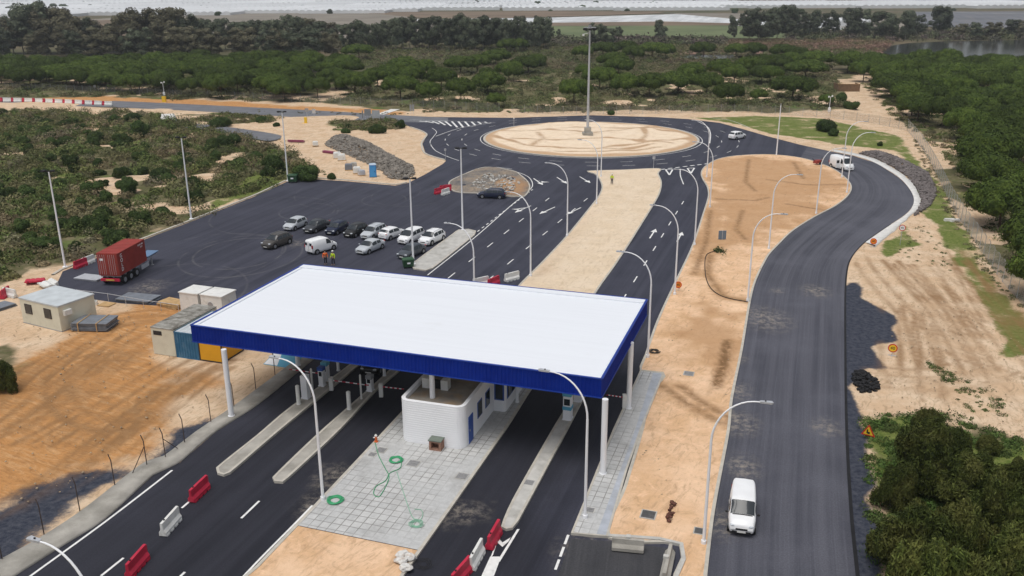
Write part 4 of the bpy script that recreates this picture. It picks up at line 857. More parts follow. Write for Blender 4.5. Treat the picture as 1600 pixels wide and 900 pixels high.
# white sacks
M['sack'] = mat('white_sack', (.66, .65, .62), .8, .2, .15, 5, dirt=(.45, .35, .28), dscale=3, dthr=(.5, .7))
for i, (p, lab, z) in enumerate([((630, 872), 'upper crumpled white sack at the corner of the sand', .28), ((627, 882), 'middle crumpled white sack at the corner of the sand', .28), ((634, 893), 'lowest long white sack by the kerb', .28), ((641, 876), 'small white sack touching the kerb', .26)]):
    x, y = G(*p); MB().blob((0, 0, 0), (.38, .3, .2), i, .3, 2).build('sack', M['sack'], label=lab, cat='sack', loc=(x, y, z))

# ------------------------------------------------------------------ vehicles
def car_shell(S):
    """S: dict with L W H profile [(x, ztop)] belt [(x, z)]; front at +x, returns surface sampler"""
    L_, W_ = S['L'], S['W']; px, pz = zip(*S['prof']); bx, bz = zip(*S['belt'])
    def ring(u):
        x = L_*(u-.5); zt = np.interp(u, px, pz); zb = min(np.interp(u, bx, bz), zt-.04); e = abs(u-.5)*2; wf = 1-.16*e**7-.05*e**2; w_ = W_/2*wf
        zl = .22+.16*max(0, e-.9)/.1; cab = np.clip((zt-zb)/.45, 0, 1); wr = w_*(.93-S.get('tumble', .15)*cab)
        return x, [(w_*.90, zl), (w_*.985, zl+.14), (w_, zl+.34 if zl+.34 < zb-.05 else zb-.05), (w_*.975, zb), (wr, zt-.05-.03*cab), (wr*.86, zt), (0, zt+.025)]
    return ring
def make_car(lab, S, paint, p_front, p_rear, group=None, cat='car', name='parked_car', z=.0, door_open=False):
    a, b_ = np.array(G(*p_front)), np.array(G(*p_rear)); c = (a+b_)/2; rz = math.atan2(*(a-b_)[::-1])
    t = thing(name, lab, cat, (c[0], c[1], z+.01), rz, group); ring = car_shell(S); L_, W_ = S['L'], S['W']; n = 44; vs = []; us = .5-.5*np.cos(np.linspace(0, math.pi, n))
    for u in us:
        x, r_ = ring(u); full = [(q[0], q[1]) for q in r_]+[(-q[0], q[1]) for q in r_[-2::-1]]; vs += [(x, y, zz) for y, zz in full]
    k = 13; fs = [(i*k+j, (i+1)*k+j, (i+1)*k+j+1, i*k+j+1) for i in range(n-1) for j in range(k-1)]
    b = MB().add(vs, fs, True); b.add(vs[:k], [tuple(range(k))]); b.add(vs[-k:], [tuple(range(k-1, -1, -1))]); b.add([v for i in range(n) for v in (vs[i*k], vs[i*k+k-1])], [(2*i, 2*i+1, 2*i+3, 2*i+2) for i in range(n-1)])
    b.build('body', paint, t)
    # glass patches
    def side(u0, u1, sgn, nm='side_window'):
        V = []
        for u in np.linspace(u0, u1, 7):
            x, r_ = ring(u); (y0, z0), (y1, z1) = r_[3], r_[4]
            for s_ in (.10, .92): V.append((x, sgn*(y0+(y1-y0)*s_+.015), z0+(z1-z0)*s_))
        F_ = [(2*i, 2*i+2, 2*i+3, 2*i+1) for i in range(6)]; MB().add(V, F_ if sgn < 0 else [f[::-1] for f in F_]).build(nm, M['glass'], t)
    for u0, u1 in S['side']:
        side(u0, u1, 1); side(u0, u1, -1)
    def screen(u0, u1, nm, wdt=.97):
        V = []; m2 = 6
        for u in np.linspace(u0, u1, m2):
            x, r_ = ring(u); q = r_[4:]; off = .014
            for y_, z_ in [(q[0][0]*wdt, q[0][1]+.02), (q[1][0], q[1][1]), (q[2][0], q[2][1]), (-q[1][0], q[1][1]), (-q[0][0]*wdt, q[0][1]+.02)]: V.append((x+(off if u > .5 else -off), y_, z_+off))
        MB().add(V, [(i*5+j, (i+1)*5+j, (i+1)*5+j+1, i*5+j+1) for i in range(m2-1) for j in range(4)], True).build(nm, M['glass'], t)
    screen(*S['ws'], 'windscreen')
    if S.get('rw'): screen(*S['rw'], 'rear_window')
    if S.get('van'):
        for s_ in (-1, 1): MB().box(-L_/2-.012, -L_/2+.06, s_*.42-.2, s_*.42+.2, 1.15, 1.5).build('rear_window', M['glass'], t)
        MB().box(-L_/2-.01, -L_/2+.05, -.012, .012, .5, S['H']-.2).build('door_gap', M['black'], t)
    # wheels
    rw = S.get('wr', .31)
    for sx in (S['wb'][0], S['wb'][1]):
        for s_ in (-1, 1):
            x_ = L_*(sx-.5); yw = s_*(W_/2-.10)
            wh = MB().disc((x_, s_*(W_/2-.035), rw+.01), (0, 1, 0), rw+.065, .09, 20).build('wheel', M['tyre'], t)
            MB().disc((x_, yw, rw), (0, 1, 0), rw, .215, 20).build('tyre', M['tyre'], wh); MB().disc((x_, yw+s_*.012, rw), (0, 1, 0), rw*.62, .22, 12).build('rim', M['rim'], wh)
    zh = S.get('zh', .66)
    V = []
    for u in (S['ws'][0]+.004, S['ws'][0]+.022):
        x, r_ = ring(u); V += [(x+.004, q*r_[5][0], r_[6][1]+.016-.03*abs(q)) for q in (-.95, 0, .95)]
    MB().add(V, [(0, 1, 4, 3), (1, 2, 5, 4)]).build('wiper_cowl', M['black'], t)
    for s_ in (-1, 1):
        MB().blob((L_/2-.13, s_*(W_/2-.30), zh), (.13, .20, .085), 1, .05, 1).build('headlight', M['lampglass'], t)
        if S.get('van') or S.get('tallrear'): MB().box(-L_/2-.01, -L_/2+.12, s_*(W_/2-.16)-.07, s_*(W_/2-.16)+.07, .85, 1.25).build('taillight', M['tail'], t)
        else: MB().blob((-L_/2+.10, s_*(W_/2-.26), .88), (.10, .17, .09), 1, .05, 1).build('taillight', M['tail'], t)
        um = S['ws'][0]+.02 if S['ws'][0] > S['ws'][1] else S['ws'][1]-.0
        MB().blob((L_*(max(S['ws'])-.53-.0), s_*(W_/2+.10), 1.0 if not S.get('van') else 1.12), (.07, .12, .09), 2, .1, 1).build('mirror', S.get('mirror') or paint, t)
    MB().box(L_/2-.13, L_/2+.015, -W_*.33, W_*.33, .27, .42).build('bumper', M['black'] if S.get('dkb') else paint, t)
    MB().box(L_/2-.10, L_/2+.01, -.35, .35, .50, .60).build('grille', M['black'], t)
    MB().box(L_/2+.015, L_/2+.025, -.26, .26, .33, .44).build('number_plate', M['plate'], t); MB().box(-L_/2-.02, -L_/2+.05, -.26, .26, .62, .73).build('number_plate', M['plate'], t)
    if S.get('rack'):
        for s_ in (-1, 1): MB().tube([(-L_*.3, s_*W_*.34, S['H']+.05), (L_*.12, s_*W_*.34, S['H']+.05)], .02, 5).build('roof_rail', M['steel'], t)
    return t
# u=0 rear ... u=1 front
HATCH = dict(L=4.0, W=1.72, H=1.45, prof=[(0, .75), (.01, .95), (.06, 1.12), (.14, 1.38), (.25, 1.45), (.50, 1.46), (.60, 1.40), (.765, .98), (.9, .86), (.98, .70), (1, .52)], belt=[(0, .9), (.3, .92), (.75, .86), (1, .6)], side=[(.15, .36), (.38, .66)], ws=(.77, .605), rw=(.055, .135), wb=(.18, .82))
MPV = dict(L=4.4, W=1.8, H=1.64, prof=[(0, .75), (.008, 1.0), (.04, 1.2), (.10, 1.56), (.2, 1.64), (.50, 1.65), (.62, 1.56), (.81, 1.06), (.92, .90), (.985, .72), (1, .52)], belt=[(0, .98), (.3, 1.0), (.78, .92), (1, .6)], side=[(.09, .25), (.27, .47), (.49, .70)], ws=(.81, .62), rw=(.035, .095), wb=(.18, .82), zh=.72)
SEDAN = dict(L=4.5, W=1.76, H=1.43, prof=[(0, .72), (.01, .92), (.13, .98), (.26, 1.36), (.34, 1.43), (.52, 1.43), (.60, 1.37), (.74, .96), (.9, .84), (.98, .68), (1, .5)], belt=[(0, .85), (.3, .9), (.72, .86), (1, .6)], side=[(.24, .41), (.43, .64)], ws=(.74, .60), rw=(.14, .26), wb=(.2, .81))
WAGON = dict(L=4.5, W=1.76, H=1.48, prof=[(0, .75), (.008, .95), (.04, 1.1), (.11, 1.40), (.2, 1.47), (.52, 1.48), (.61, 1.41), (.76, .97), (.9, .85), (.98, .68), (1, .5)], belt=[(0, .9), (.3, .92), (.74, .86), (1, .6)], side=[(.10, .26), (.28, .45), (.47, .66)], ws=(.76, .615), rw=(.035, .105), wb=(.19, .81), rack=True)
SUV = dict(L=4.4, W=1.83, H=1.60, prof=[(0, .8), (.01, 1.02), (.05, 1.15), (.15, 1.52), (.25, 1.60), (.52, 1.60), (.61, 1.53), (.75, 1.08), (.9, .98), (.98, .80), (1, .56)], belt=[(0, 1.0), (.3, 1.02), (.74, .98), (1, .7)], side=[(.14, .24), (.26, .44), (.46, .66)], ws=(.76, .61), rw=(.045, .14), wb=(.19, .81), wr=.35, zh=.80, rack=True)
KANG = dict(L=4.03, W=1.68, H=1.82, tumble=.07, prof=[(0, 1.3), (.004, 1.72), (.03, 1.80), (.55, 1.82), (.64, 1.74), (.80, 1.12), (.92, .98), (.985, .78), (1, .5)], belt=[(0, 1.02), (.78, .98), (1, .65)], side=[(.55, .73)], ws=(.80, .645), wb=(.17, .82), van=True, zh=.74, dkb=True, mirror=M['black'])
KANGW = dict(KANG); KANGW['side'] = [(.55, .74)]
VAN = dict(L=5.2, W=1.95, H=2.25, tumble=.07, prof=[(0, 1.7), (.004, 2.12), (.03, 2.22), (.66, 2.25), (.73, 2.12), (.87, 1.30), (.95, 1.12), (.99, .85), (1, .55)], belt=[(0, 1.2), (.85, 1.12), (1, .7)], side=[(.67, .81)], ws=(.87, .735), wb=(.17, .83), van=True, zh=.85, wr=.34)
def paintm(n, c, r_=.3): return mat('car_paint_'+n, c, r_, .5, .04, 1.0)
PW_ = paintm('white', (.86, .87, .88)); PS = paintm('silver', (.50, .53, .56), .3); PD = paintm('dark_grey', (.045, .048, .055)); PN = paintm('navy', (.016, .022, .05)); PB = paintm('black', (.022, .022, .022)); PG = paintm('slate', (.07, .08, .095)); PBr = paintm('bronze_grey', (.075, .068, .062))
def c6(x, y): return (400+x/4, 225+y/4)
GC = 'cars parked in the car park behind the canopy'
make_car('silver hatchback, first from the left in the back row of parked cars', HATCH, PS, c6(200, 545), c6(295, 505), GC)
make_car('dark grey saloon second from the left in the back row', SEDAN, PD, c6(315, 565), c6(445, 512), GC)
make_car('dark navy hatchback in the back row beside the dark saloon', HATCH, PN, c6(458, 575), c6(555, 528), GC)
make_car('black hatchback in the back row between navy and silver cars', HATCH, PB, c6(575, 588), c6(672, 545), GC)
make_car('silver estate with roof rails in the back row left of the white hatchback', WAGON, PS, c6(682, 600), c6(790, 550), GC)
make_car('white hatchback seen from behind in the back row, tail to the camera', HATCH, PW_, c6(908, 562), c6(790, 605), GC)
make_car('tall white people carrier in the back row behind the floodlight pole', MPV, PW_, c6(910, 632), c6(1030, 580), GC)
make_car('white compact SUV, last on the right in the back row', SUV, PW_, c6(1045, 640), c6(1155, 590), GC)
make_car('dark grey crossover alone at the front left of the car park', SUV, PBr, c6(60, 662), c6(205, 610), GC)
make_car('small white panel van showing its two rear door windows in the car park', KANG, PW_, c6(485, 648), c6(335, 690), GC, 'van', 'panel_van')
make_car('silver saloon alone in the front row of the car park', SEDAN, PS, c6(650, 695), c6(780, 640), GC)
make_car('dark slate saloon parked next to the green bin by the paved island', SEDAN, PG, c6(910, 725), c6(1035, 668), GC)
make_car('dark navy estate parked alone in front of the unfinished island', WAGON, PN, c6(1400, 333), c6(1550, 338))
make_car('white people carrier driving on the right side of the roundabout', MPV, PW_, (1161, 215), (1142, 218.5))
vt = make_car('large white work van with open side door at the tip of the orange median', VAN, PW_, (1331, 269), (1298, 259), None, 'van', 'work_van')
MB().box(.7, .75, -1.75, -.98, .45, 1.9).build('side_door', PW_, vt); MB().box(.755, .762, -1.62, -1.1, 1.25, 1.75).build('door_window', M['glass'], vt)
kg = make_car('white van with dark bumper driving towards the camera on the right road', KANGW, PW_, (1157, 852), (1160, 775), None, 'van', 'small_van', .01)
ln_ = np.array(G(577, 590))-np.array(G(600, 565)); make_car('dark car half hidden in the shade under the canopy', HATCH, PB, (581, 583), (597, 566), None, 'car', 'dark_car')

# semi-trailer and container
a = np.array(G(190, 447)); b_ = np.array(G(241, 416)); rz = math.atan2(*(b_-a)[::-1])
tr = thing('semi_trailer', 'grey skeletal semi-trailer carrying the red container', 'trailer', (a[0], a[1], 0), rz)
b = MB(); b.box(.1, 9.8, .75, .95, .95, 1.18); b.box(.1, 9.8, 1.5, 1.7, .95, 1.18)
for k in range(9): b.box(.2+k*1.1, .35+k*1.1, 0.05 if k < 6 else .75, 2.4 if k < 6 else 1.7, 1.0, 1.14)
b.build('chassis', M['steel'], tr)
MB().box(7.2, 9.9, .5, 1.95, 1.18, 1.26).build('front_plate', mat('blue_steel', (.13, .22, .36), .5, .4), tr); MB().box(-.08, .1, .1, 2.34, .55, .85).build('rear_bumper', M['red'], tr)
MB().box(-.12, -.08, .7, 1.7, .62, .78).build('number_plate', mat('yellow_plate', (.6, .45, .1), .5), tr)
for k in range(3):
    for s_ in (.15, 2.27):
        wh = MB().disc((.95+k*1.3, s_, .5), (0, 1, 0), .5, .32, 20).build('wheel', M['tyre'], tr); MB().disc((.95+k*1.3, s_+(-.02 if s_ < 1 else .02), .5), (0, 1, 0), .27, .33, 12).build('rim', M['rim'], wh)
for s_ in (.5, 1.9): MB().box(7.9, 8.05, s_-.06, s_+.06, 0, 1.0).box(7.8, 8.15, s_-.15, s_+.15, 0, .05).build('landing_leg', M['steel'], tr)
MB().box(4.7, 6.4, .0, .05, .45, .95).build('side_guard', M['galv'], tr)
M['cred'] = mat('container_red', (.30, .045, .035), .6, .3, .12, 1.2, dirt=(.20, .06, .045), dscale=1.1, dthr=(.55, .8))
def corrug_box(x0, x1, y0, y1, z0, z1, m, parent, name='body', pitch=.28, depth=.045, top=True):
    b = MB()
    def wall(ax, ay, bx, by):
        L_ = math.hypot(bx-ax, by-ay); ux, uy = (bx-ax)/L_, (by-ay)/L_; nx, ny = uy, -ux; n = max(4, int(L_/pitch)); pr = [(0, 0), (.12, 0)]
        for i in range(n):
            s0 = .12+(L_-.24)*i/n; w_ = (L_-.24)/n; pr += [(s0+w_*.15, -depth), (s0+w_*.45, -depth), (s0+w_*.6, 0), (s0+w_, 0)]
        pr.append((L_, 0)); vs = []
        for s_, o_ in pr: x, y = ax+ux*s_+nx*o_, ay+uy*s_+ny*o_; vs += [(x, y, z0+.08), (x, y, z1-.08)]
        b.add(vs, [(2*i, 2*i+2, 2*i+3, 2*i+1) for i in range(len(pr)-1)])
        for za, zb in ((z0, z0+.1), (z1-.1, z1)):
            vs = [(ax-nx*.06, ay-ny*.06, za), (bx-nx*.06, by-ny*.06, za), (bx+nx*.01, by+ny*.01, za), (ax+nx*.01, ay+ny*.01, za)]; vs += [(q[0], q[1], zb) for q in vs]
            b.add(vs, [(0, 3, 2, 1), (4, 5, 6, 7), (0, 1, 5, 4), (1, 2, 6, 5), (2, 3, 7, 6), (3, 0, 4, 7)])
    wall(x0, y0, x1, y0); wall(x1, y0, x1, y1); wall(x1, y1, x0, y1); wall(x0, y1, x0, y0)
    b.build(name, m, parent)
    r_ = MB().box(x0+.05, x1-.05, y0+.05, y1-.05, z1-.1, z1-.02)
    for k in range(int((x1-x0)/.6)): r_.box(x0+.2+k*.6, x0+.45+k*.6, y0+.12, y1-.12, z1-.02, z1)
    return r_
ct = thing('shipping_container', 'rusty red shipping container sitting on a trailer at the car park edge', 'container', (a[0], a[1], 1.18), rz)
corrug_box(0, 6.06, 0, 2.44, 0, 2.6, M['cred'], ct).build('roof', M['cred'], ct)
for y0 in (.08, 1.24):
    dd_ = MB().box(-.04, .0, y0, y0+1.12, .12, 2.48).build('door', M['cred'], ct)
    for q in (.25, .45, .68, .88): MB().cyl((-.07, y0+q*1.12), .018, .15, 2.45, 6).build('locking_bar', M['galv'], dd_)
def text(s_, size, m, parent, loc, rot, name='lettering', ext=.006):
    cu = bpy.data.curves.new(name, 'FONT'); cu.body = s_; cu.size = size; cu.extrude = ext; cu.align_x = 'CENTER'; cu.align_y = 'CENTER'
    o = bpy.data.objects.new('tmp', cu); COL.objects.link(o); dg = bpy.context.evaluated_depsgraph_get(); me = bpy.data.meshes.new_from_object(o.evaluated_get(dg)); bpy.data.objects.remove(o); me.materials.clear(); me.materials.append(m)
    q = ob(name, me, parent); q.location = loc; q.rotation_euler = rot; return q
for k, chh in enumerate('GOLD'): text(chh, .62, M['white'], ct, (.75, -.02, 2.15-k*.52), (R(90), 0, 0))
text('GLDU 208', .26, M['white'], ct, (5.0, -.02, 2.25), (R(90), 0, 0)); text('22G1', .24, M['white'], ct, (5.2, -.02, 1.95), (R(90), 0, 0)); MB().box(-.055, -.045, 1.7, 2.1, 1.75, 2.0).build('door_label', M['white'], ct)

# ------------------------------------------------------------------ cabins and containers
M['cream'] = mat('cream_panel', (.66, .64, .52), .6, .3, .05, 1, dirt=(.48, .44, .34), dscale=.8, dthr=(.55, .85)); M['greyroof'] = mat('pale_cabin_roof', (.52, .56, .58), .7, .3, .1, 1.2)
def placed(p0, p1): a, b_ = np.array(G(*p0)), np.array(G(*p1)); return a, math.atan2(*(b_-a)[::-1]), float(np.linalg.norm(b_-a))
a, rz, L_ = placed((37, 504), (97, 519))
cb = thing('site_cabin', 'cream portable site cabin with two dark windows on the bare ground', 'cabin', (a[0], a[1], 0), rz); L_ = max(4.2, L_); D_ = 5.8
D_ = float(np.linalg.norm(np.array(G(126, 496))-np.array(G(97, 519))))
MB().box(0, L_, 0, D_, .08, 2.55).build('wall', M['cream'], cb); MB().box(-.06, L_+.06, -.06, D_+.06, 2.55, 2.7).build('roof', M['greyroof'], cb); MB().box(-.02, L_+.02, -.02, D_+.02, 0, .08).build('base_frame', M['steel'], cb)
for x0 in (L_*.12, L_*.62):
    wn = MB().box(x0, x0+1.05, -.05, 0, 1.15, 2.15).build('window', M['dark'], cb); MB().box(x0+.07, x0+.98, -.06, -.05, 1.2, 2.1).build('pane', M['glass'], wn)
MB().box(L_, L_+.35, D_*.1, D_*.1+.8, 1.6, 2.1).build('air_conditioner', M['wplast'], cb)
a, rz, L_ = placed((241, 553), (276, 558)); u = np.array([math.cos(rz), math.sin(rz)])
wdt = 2.44
for k, (nm, lab, m) in enumerate((('site_cabin', 'cream container cabin with a dirty grey roof left of the blue container', M['cream']), ('storage_container', 'blue ribbed storage container between the cream cabin and the yellow one', mat('container_blue', (.035, .14, .26), .6, .3, .1, 1, dirt=(.10, .2, .3), dscale=1)), ('storage_container', 'yellow storage container with dark frame beside the canopy corner', mat('container_yellow', (.72, .36, .02), .55, .3, .05, 1)))):
    q = a+u*(wdt+.04)*k; t = thing(nm, lab, 'container' if k else 'cabin', (q[0], q[1], 0), rz)
    Ln = (6.4, 5.6, 3.2)[k]; Hh = (2.6, 2.5, 2.3)[k]
    if k == 0:
        MB().box(0, wdt, 0, Ln, .05, Hh).build('wall', m, t); M['dirtyroof'] = mat('dirty_cabin_roof', (.33, .32, .29), .9, .2, .2, 1.5, dirt=(.14, .13, .11), dscale=1.2, dthr=(.42, .62))
        r_ = MB().box(-.03, wdt+.03, -.03, Ln+.03, Hh, Hh+.08)
        for j in range(8): r_.box(0.05, wdt-.05, .3+j*Ln/8, .38+j*Ln/8, Hh+.08, Hh+.11)
        r_.build('roof', M['dirtyroof'], t); MB().box(.25, 1.15, -.03, 0, 1.95, 2.35).build('window', M['glass'], t)
    elif k == 1: corrug_box(0, wdt, 0, Ln, 0, Hh, m, t).build('roof', M['greyroof'], t)
    else:
        MB().box(.06, wdt-.06, .03, Ln-.03, .1, Hh-.05).build('panel', m, t); b = MB()
        for x0 in (0, wdt-.1):
            for y0 in (0, Ln-.1): b.box(x0, x0+.1, y0, y0+.1, 0, Hh)
        for z0 in (0, Hh-.12):
            b.box(.1, wdt-.1, -.01, .08, z0, z0+.12).box(.1, wdt-.1, Ln-.08, Ln+.01, z0, z0+.12).box(-.01, .08, .1, Ln-.1, z0, z0+.12).box(wdt-.08, wdt+.01, .1, Ln-.1, z0, z0+.12)
        b.build('frame', M['dark'], t); text('ALK-AR : 2', .3, M['dark'], t, (wdt/2, .02, Hh-.5), (R(90), 0, 0))
for p0, p1, lab in (((283, 488), (312, 492), 'left of two white box units behind the container cabins'), ((316, 492), (352, 497), 'right of two white box units, with a dark fan mark')):
    a, rz, L_ = placed(p0, p1); t = thing('white_box_unit', lab, 'box unit', (a[0], a[1], 0), rz); L_ = min(2.6, max(1.9, L_)); MB().box(0, L_, 0, 2.4, 0.05, 2.15, taper=.03).build('body', M['wplast'], t); MB().box(-.04, L_+.04, -.04, 2.44, 2.15, 2.25).build('lid', M['wplast'], t)
    if 'fan' in lab: MB().disc((L_*.45, -.01, 1.2), (0, 1, 0), .32, .05, 16).build('fan_grille', M['steel'], t)
# stacks of fence panels, boards, pallets
M['wood'] = mat('raw_timber', (.50, .33, .16), .85, .2, .2, 3); M['bluecon'] = mat('blue_grey_panels', (.20, .22, .25), .6, .4, .15, 2, metal=.2)
def stack(p0, p1, D_, H_, n, m, lab, nm='panel_stack', cat='panel stack', straps=True, z=0, tilt=.02):
    a, rz, L_ = placed(p0, p1); t = thing(nm, lab, cat, (a[0], a[1], z), rz)
    for k in range(n):
        o_ = random.uniform(-.12, .12); MB().box(o_, L_+o_, random.uniform(-.08, .08), D_+random.uniform(-.08, .08), H_*k/n+.02, H_*(k+.75)/n, rz=random.uniform(-tilt, tilt)).build('panel', M[m], t)
    if straps:
        for x0 in (L_*.2, L_*.72): MB().box(x0, x0+.09, -.15, D_+.15, H_, H_+.03).box(x0, x0+.09, -.16, -.13, 0, H_).build('strap', M['wood'], t)
stack((112, 518), (168, 519), 2.4, .9, 7, 'bluecon', 'large strapped stack of grey fence panels right of the site cabin'); stack((181, 471), (232, 476), 2.2, .35, 3, 'bluecon', 'low stack of grey panels on the tarmac corner by the container', straps=False)
stack((115, 437), (150, 441), 1.8, .25, 2, 'galv', 'low pile of pale metal sheets behind the trailer', straps=False); stack((-10, 490), (26, 478), 1.8, .35, 3, 'bluecon', 'low stack of blue grey sheets at the left photo edge', straps=False)
stack((245, 478), (278, 484), 1.6, .5, 4, 'wood', 'pile of raw timber left of the white box units', 'timber_pile', 'timber', False, 0, .12)
stack((152, 478), (170, 480), 1.1, .12, 1, 'wood', 'single pale board lying on the orange dirt', 'board', 'board', False)
x, y = G(146, 476); t = thing('crate', 'small white crate beside the board near the cabin', 'crate', (x, y, 0), .3); MB().box(-.4, .4, -.3, .3, 0, .08).box(-.4, -.35, -.3, .3, .08, .4).box(.35, .4, -.3, .3, .08, .4).box(-.35, .35, -.3, -.25, .08, .4).box(-.35, .35, .25, .3, .08, .4).build('box', M['wplast'], t)
x, y = G(440, 566); M['signw'] = M['white']; t = thing('sign_panel', 'light blue and white sign panel lying on the sand left of the canopy', 'sign', (x, y, .15), R(-20)); t.rotation_euler = (R(12), 0, R(-20)); MB().box(-1.3, 1.6, -.9, .9, 0, .06).build('board', M['cyan'], t); MB().add([(-1.25, -.85, .065), (.1, -.85, .065), (-.5, .85, .065), (-1.25, .85, .065)], [(0, 1, 2, 3)]).build('white_field', M['white'], t)
# waste containers
M['bin'] = mat('green_bin', (.03, .085, .04), .55, .4, .1, 2)
def dumpster(p, lab, s=1, rz=0):
    x, y = G(*p); t = thing('dumpster', lab, 'bin', (x, y, 0), rz, 'green wheeled bins'); t.scale = (s, s, s)
    MB().add([(-.6, -.42, .2), (.6, -.42, .2), (.6, .42, .2), (-.6, .42, .2), (-.7, -.52, 1.1), (.7, -.52, 1.1), (.7, .52, 1.1), (-.7, .52, 1.1)], [(0, 3, 2, 1), (4, 5, 6, 7), (0, 1, 5, 4), (1, 2, 6, 5), (2, 3, 7, 6), (3, 0, 4, 7)]).build('body', M['bin'], t)
    MB().box(-.74, .74, -.56, .56, 1.1, 1.22, taper=.06).build('lid', M['bin'], t)
    for sx in (-.5, .5):
        for sy in (-.33, .33): MB().disc((sx, sy, .1), (0, 1, 0), .1, .06, 10).build('wheel', M['tyre'], t)
    MB().box(-.2, .2, -.54, -.5, .6, .8).build('sticker', M['white'], t)
dumpster((458, 285), 'green bin at the foot of the floodlight pole on the far kerb', 1.15); dumpster((638, 418), 'green bin by the paved island next to the dark saloon', .95, .3)
x, y = G(583, 276); t = thing('portable_toilet', 'blue portable toilet standing at the foot of the rock slope', 'portable toilet', (x, y, 0), R(8)); M['tblue'] = mat('toilet_blue', (.05, .25, .60), .5, .4)
MB().box(-.62, .62, -.62, .62, .05, 2.15, taper=.03).build('cabin', M['tblue'], t); MB().box(-.64, .64, -.64, .64, 2.15, 2.32, taper=.15).build('roof', mat('toilet_roof', (.45, .55, .65), .5), t); dd_ = MB().box(-.45, .45, -.65, -.60, .12, 1.95).build('door', mat('toilet_door', (.08, .33, .68), .5), t); MB().box(.25, .33, -.68, -.65, .95, 1.1).build('handle', M['black'], dd_)
# pallets and pipes on the sand above the car park
M['purple'] = mat('maroon_pipes', (.24, .05, .10), .6, .4)
def pipes(p, n, L_, rz, lab, m='purple'):
    x, y = G(*p); t = thing('pipe_bundle', lab, 'pipes', (x, y, .0), rz)
    for k in range(n): MB().tube([(-L_/2, (k % 4)*.26, .14+(k//4)*.24), (L_/2, (k % 4)*.26+random.uniform(-.1, .1), .14+(k//4)*.24)], .12, 8).build('pipe', M[m], t)
pipes((462, 222), 5, 3.6, R(-10), 'bundle of maroon pipes lying on the sand left of the rocks'); pipes((512, 240), 7, 2.8, R(-35), 'maroon pipes piled against the upper end of the rock slope')
def bigbag(p, lab, s=1., m='wplast', rz=.2):
    x, y = G(*p); t = thing('pallet_load', lab, 'pallet load', (x, y, 0), rz, 'pallets of building material on the sand'); t.scale = (s, s, s)
    b = MB()
    for k in range(5): b.box(-.6+k*.26, -.42+k*.26, -.5, .5, .12, .15)
    for q in (-.5, -.06, .4): b.box(-.6, .6, q, q+.1, 0, .12)
    b.build('pallet', M['wood'], t); MB().box(-.56, .56, -.47, .47, .15, .85, taper=.02).box(-.5, .5, -.4, .4, .85, 1.0, taper=.05).build('load', M[m], t)
bigbag((527, 248), 'wrapped white pallet load nearest the maroon pipes', 1.3); bigbag((534, 251), 'second white pallet load right of the first', 1.3); bigbag((545, 266), 'dark topped pallet load at the lower end of the pallets', 1.2, 'bluecon'); bigbag((558, 271), 'white pallet load nearest the blue toilet', 1.2); bigbag((565, 274), 'low white pallet load right beside the blue toilet', 1.0, 'galv', .5); bigbag((493, 228), 'white pallet load at the top of the sand left of the rocks', 1.0); bigbag((553, 262), 'grey pallet load behind the others by the rocks', 1.0, 'conc')

# ------------------------------------------------------------------ traffic signs
M['yel'] = mat('sign_yellow', (.85, .55, .03), .5, .4); M['sred'] = mat('sign_red', (.60, .03, .02), .5, .4); M['sor'] = mat('sign_orange', (.80, .25, .02), .5, .4)
def rsign(p, z, d_, face, lab, pole=True, txt='40', base=True):
    x, y = G(*p, z); ang = math.atan2(-y, -x)+math.pi/2; t = thing('speed_sign', lab, 'traffic sign', (x, y, 0), ang)
    n = (0, -1, 0); MB().disc((0, 0, z), n, d_/2, .03, 28).build('rim_ring', M['sred'], t); MB().disc((0, -.018, z), n, d_*.39, .012, 28).build('face', M[face], t)
    text(txt, d_*.5, M['black'], t, (0, -.03, z), (R(90), 0, 0))
    MB().tube([(0, .04, 0), (0, .04, z+d_*.3)], .03, 6).build('post', M['galv'], t)
    if base: MB().tube([(-.35, .04, .03), (.35, .04, .03)], .03, 6).tube([(0, -.35, .03), (0, .4, .03)], .03, 6).build('foot', M['galv'], t)
rsign((1395, 544), .75, .80, 'yel', 'orange yellow round 40 sign low on the sand beside the tar patch'); rsign((1365, 377), .75, .80, 'sor', 'orange round 40 sign at the end of the white concrete apron'); rsign((1410, 356), 2.3, .80, 'white', 'red rimmed white 40 sign on a tall post on the grass', base=False); rsign((1060, 445), .8, .75, 'sor', 'orange round 40 sign at a lamp foot beside the exit lane')
x, y = G(1357, 673, .7); t = thing('warning_sign', 'orange triangular roadworks sign standing askew at the road edge by the shrubs', 'traffic sign', (x, y, 0), R(-35))
MB().add([(-.5, 0, .3), (.5, 0, .3), (0, 0, 1.2), (-.5, .03, .3), (.5, .03, .3), (0, .03, 1.2)], [(0, 1, 2), (5, 4, 3), (0, 3, 4, 1), (1, 4, 5, 2), (2, 5, 3, 0)]).build('rim_ring', M['sred'], t); MB().add([(-.36, -.01, .38), (.36, -.01, .38), (0, -.01, 1.04)], [(0, 1, 2)]).build('face', M['yel'], t); MB().box(-.05, .12, -.02, -.012, .45, .62).box(-.12, -.02, -.02, -.012, .5, .8).build('pictogram', M['black'], t); MB().tube([(-.3, .3, 0), (0, .03, .9), (.3, .3, 0)], .025, 5).build('stand', M['galv'], t)
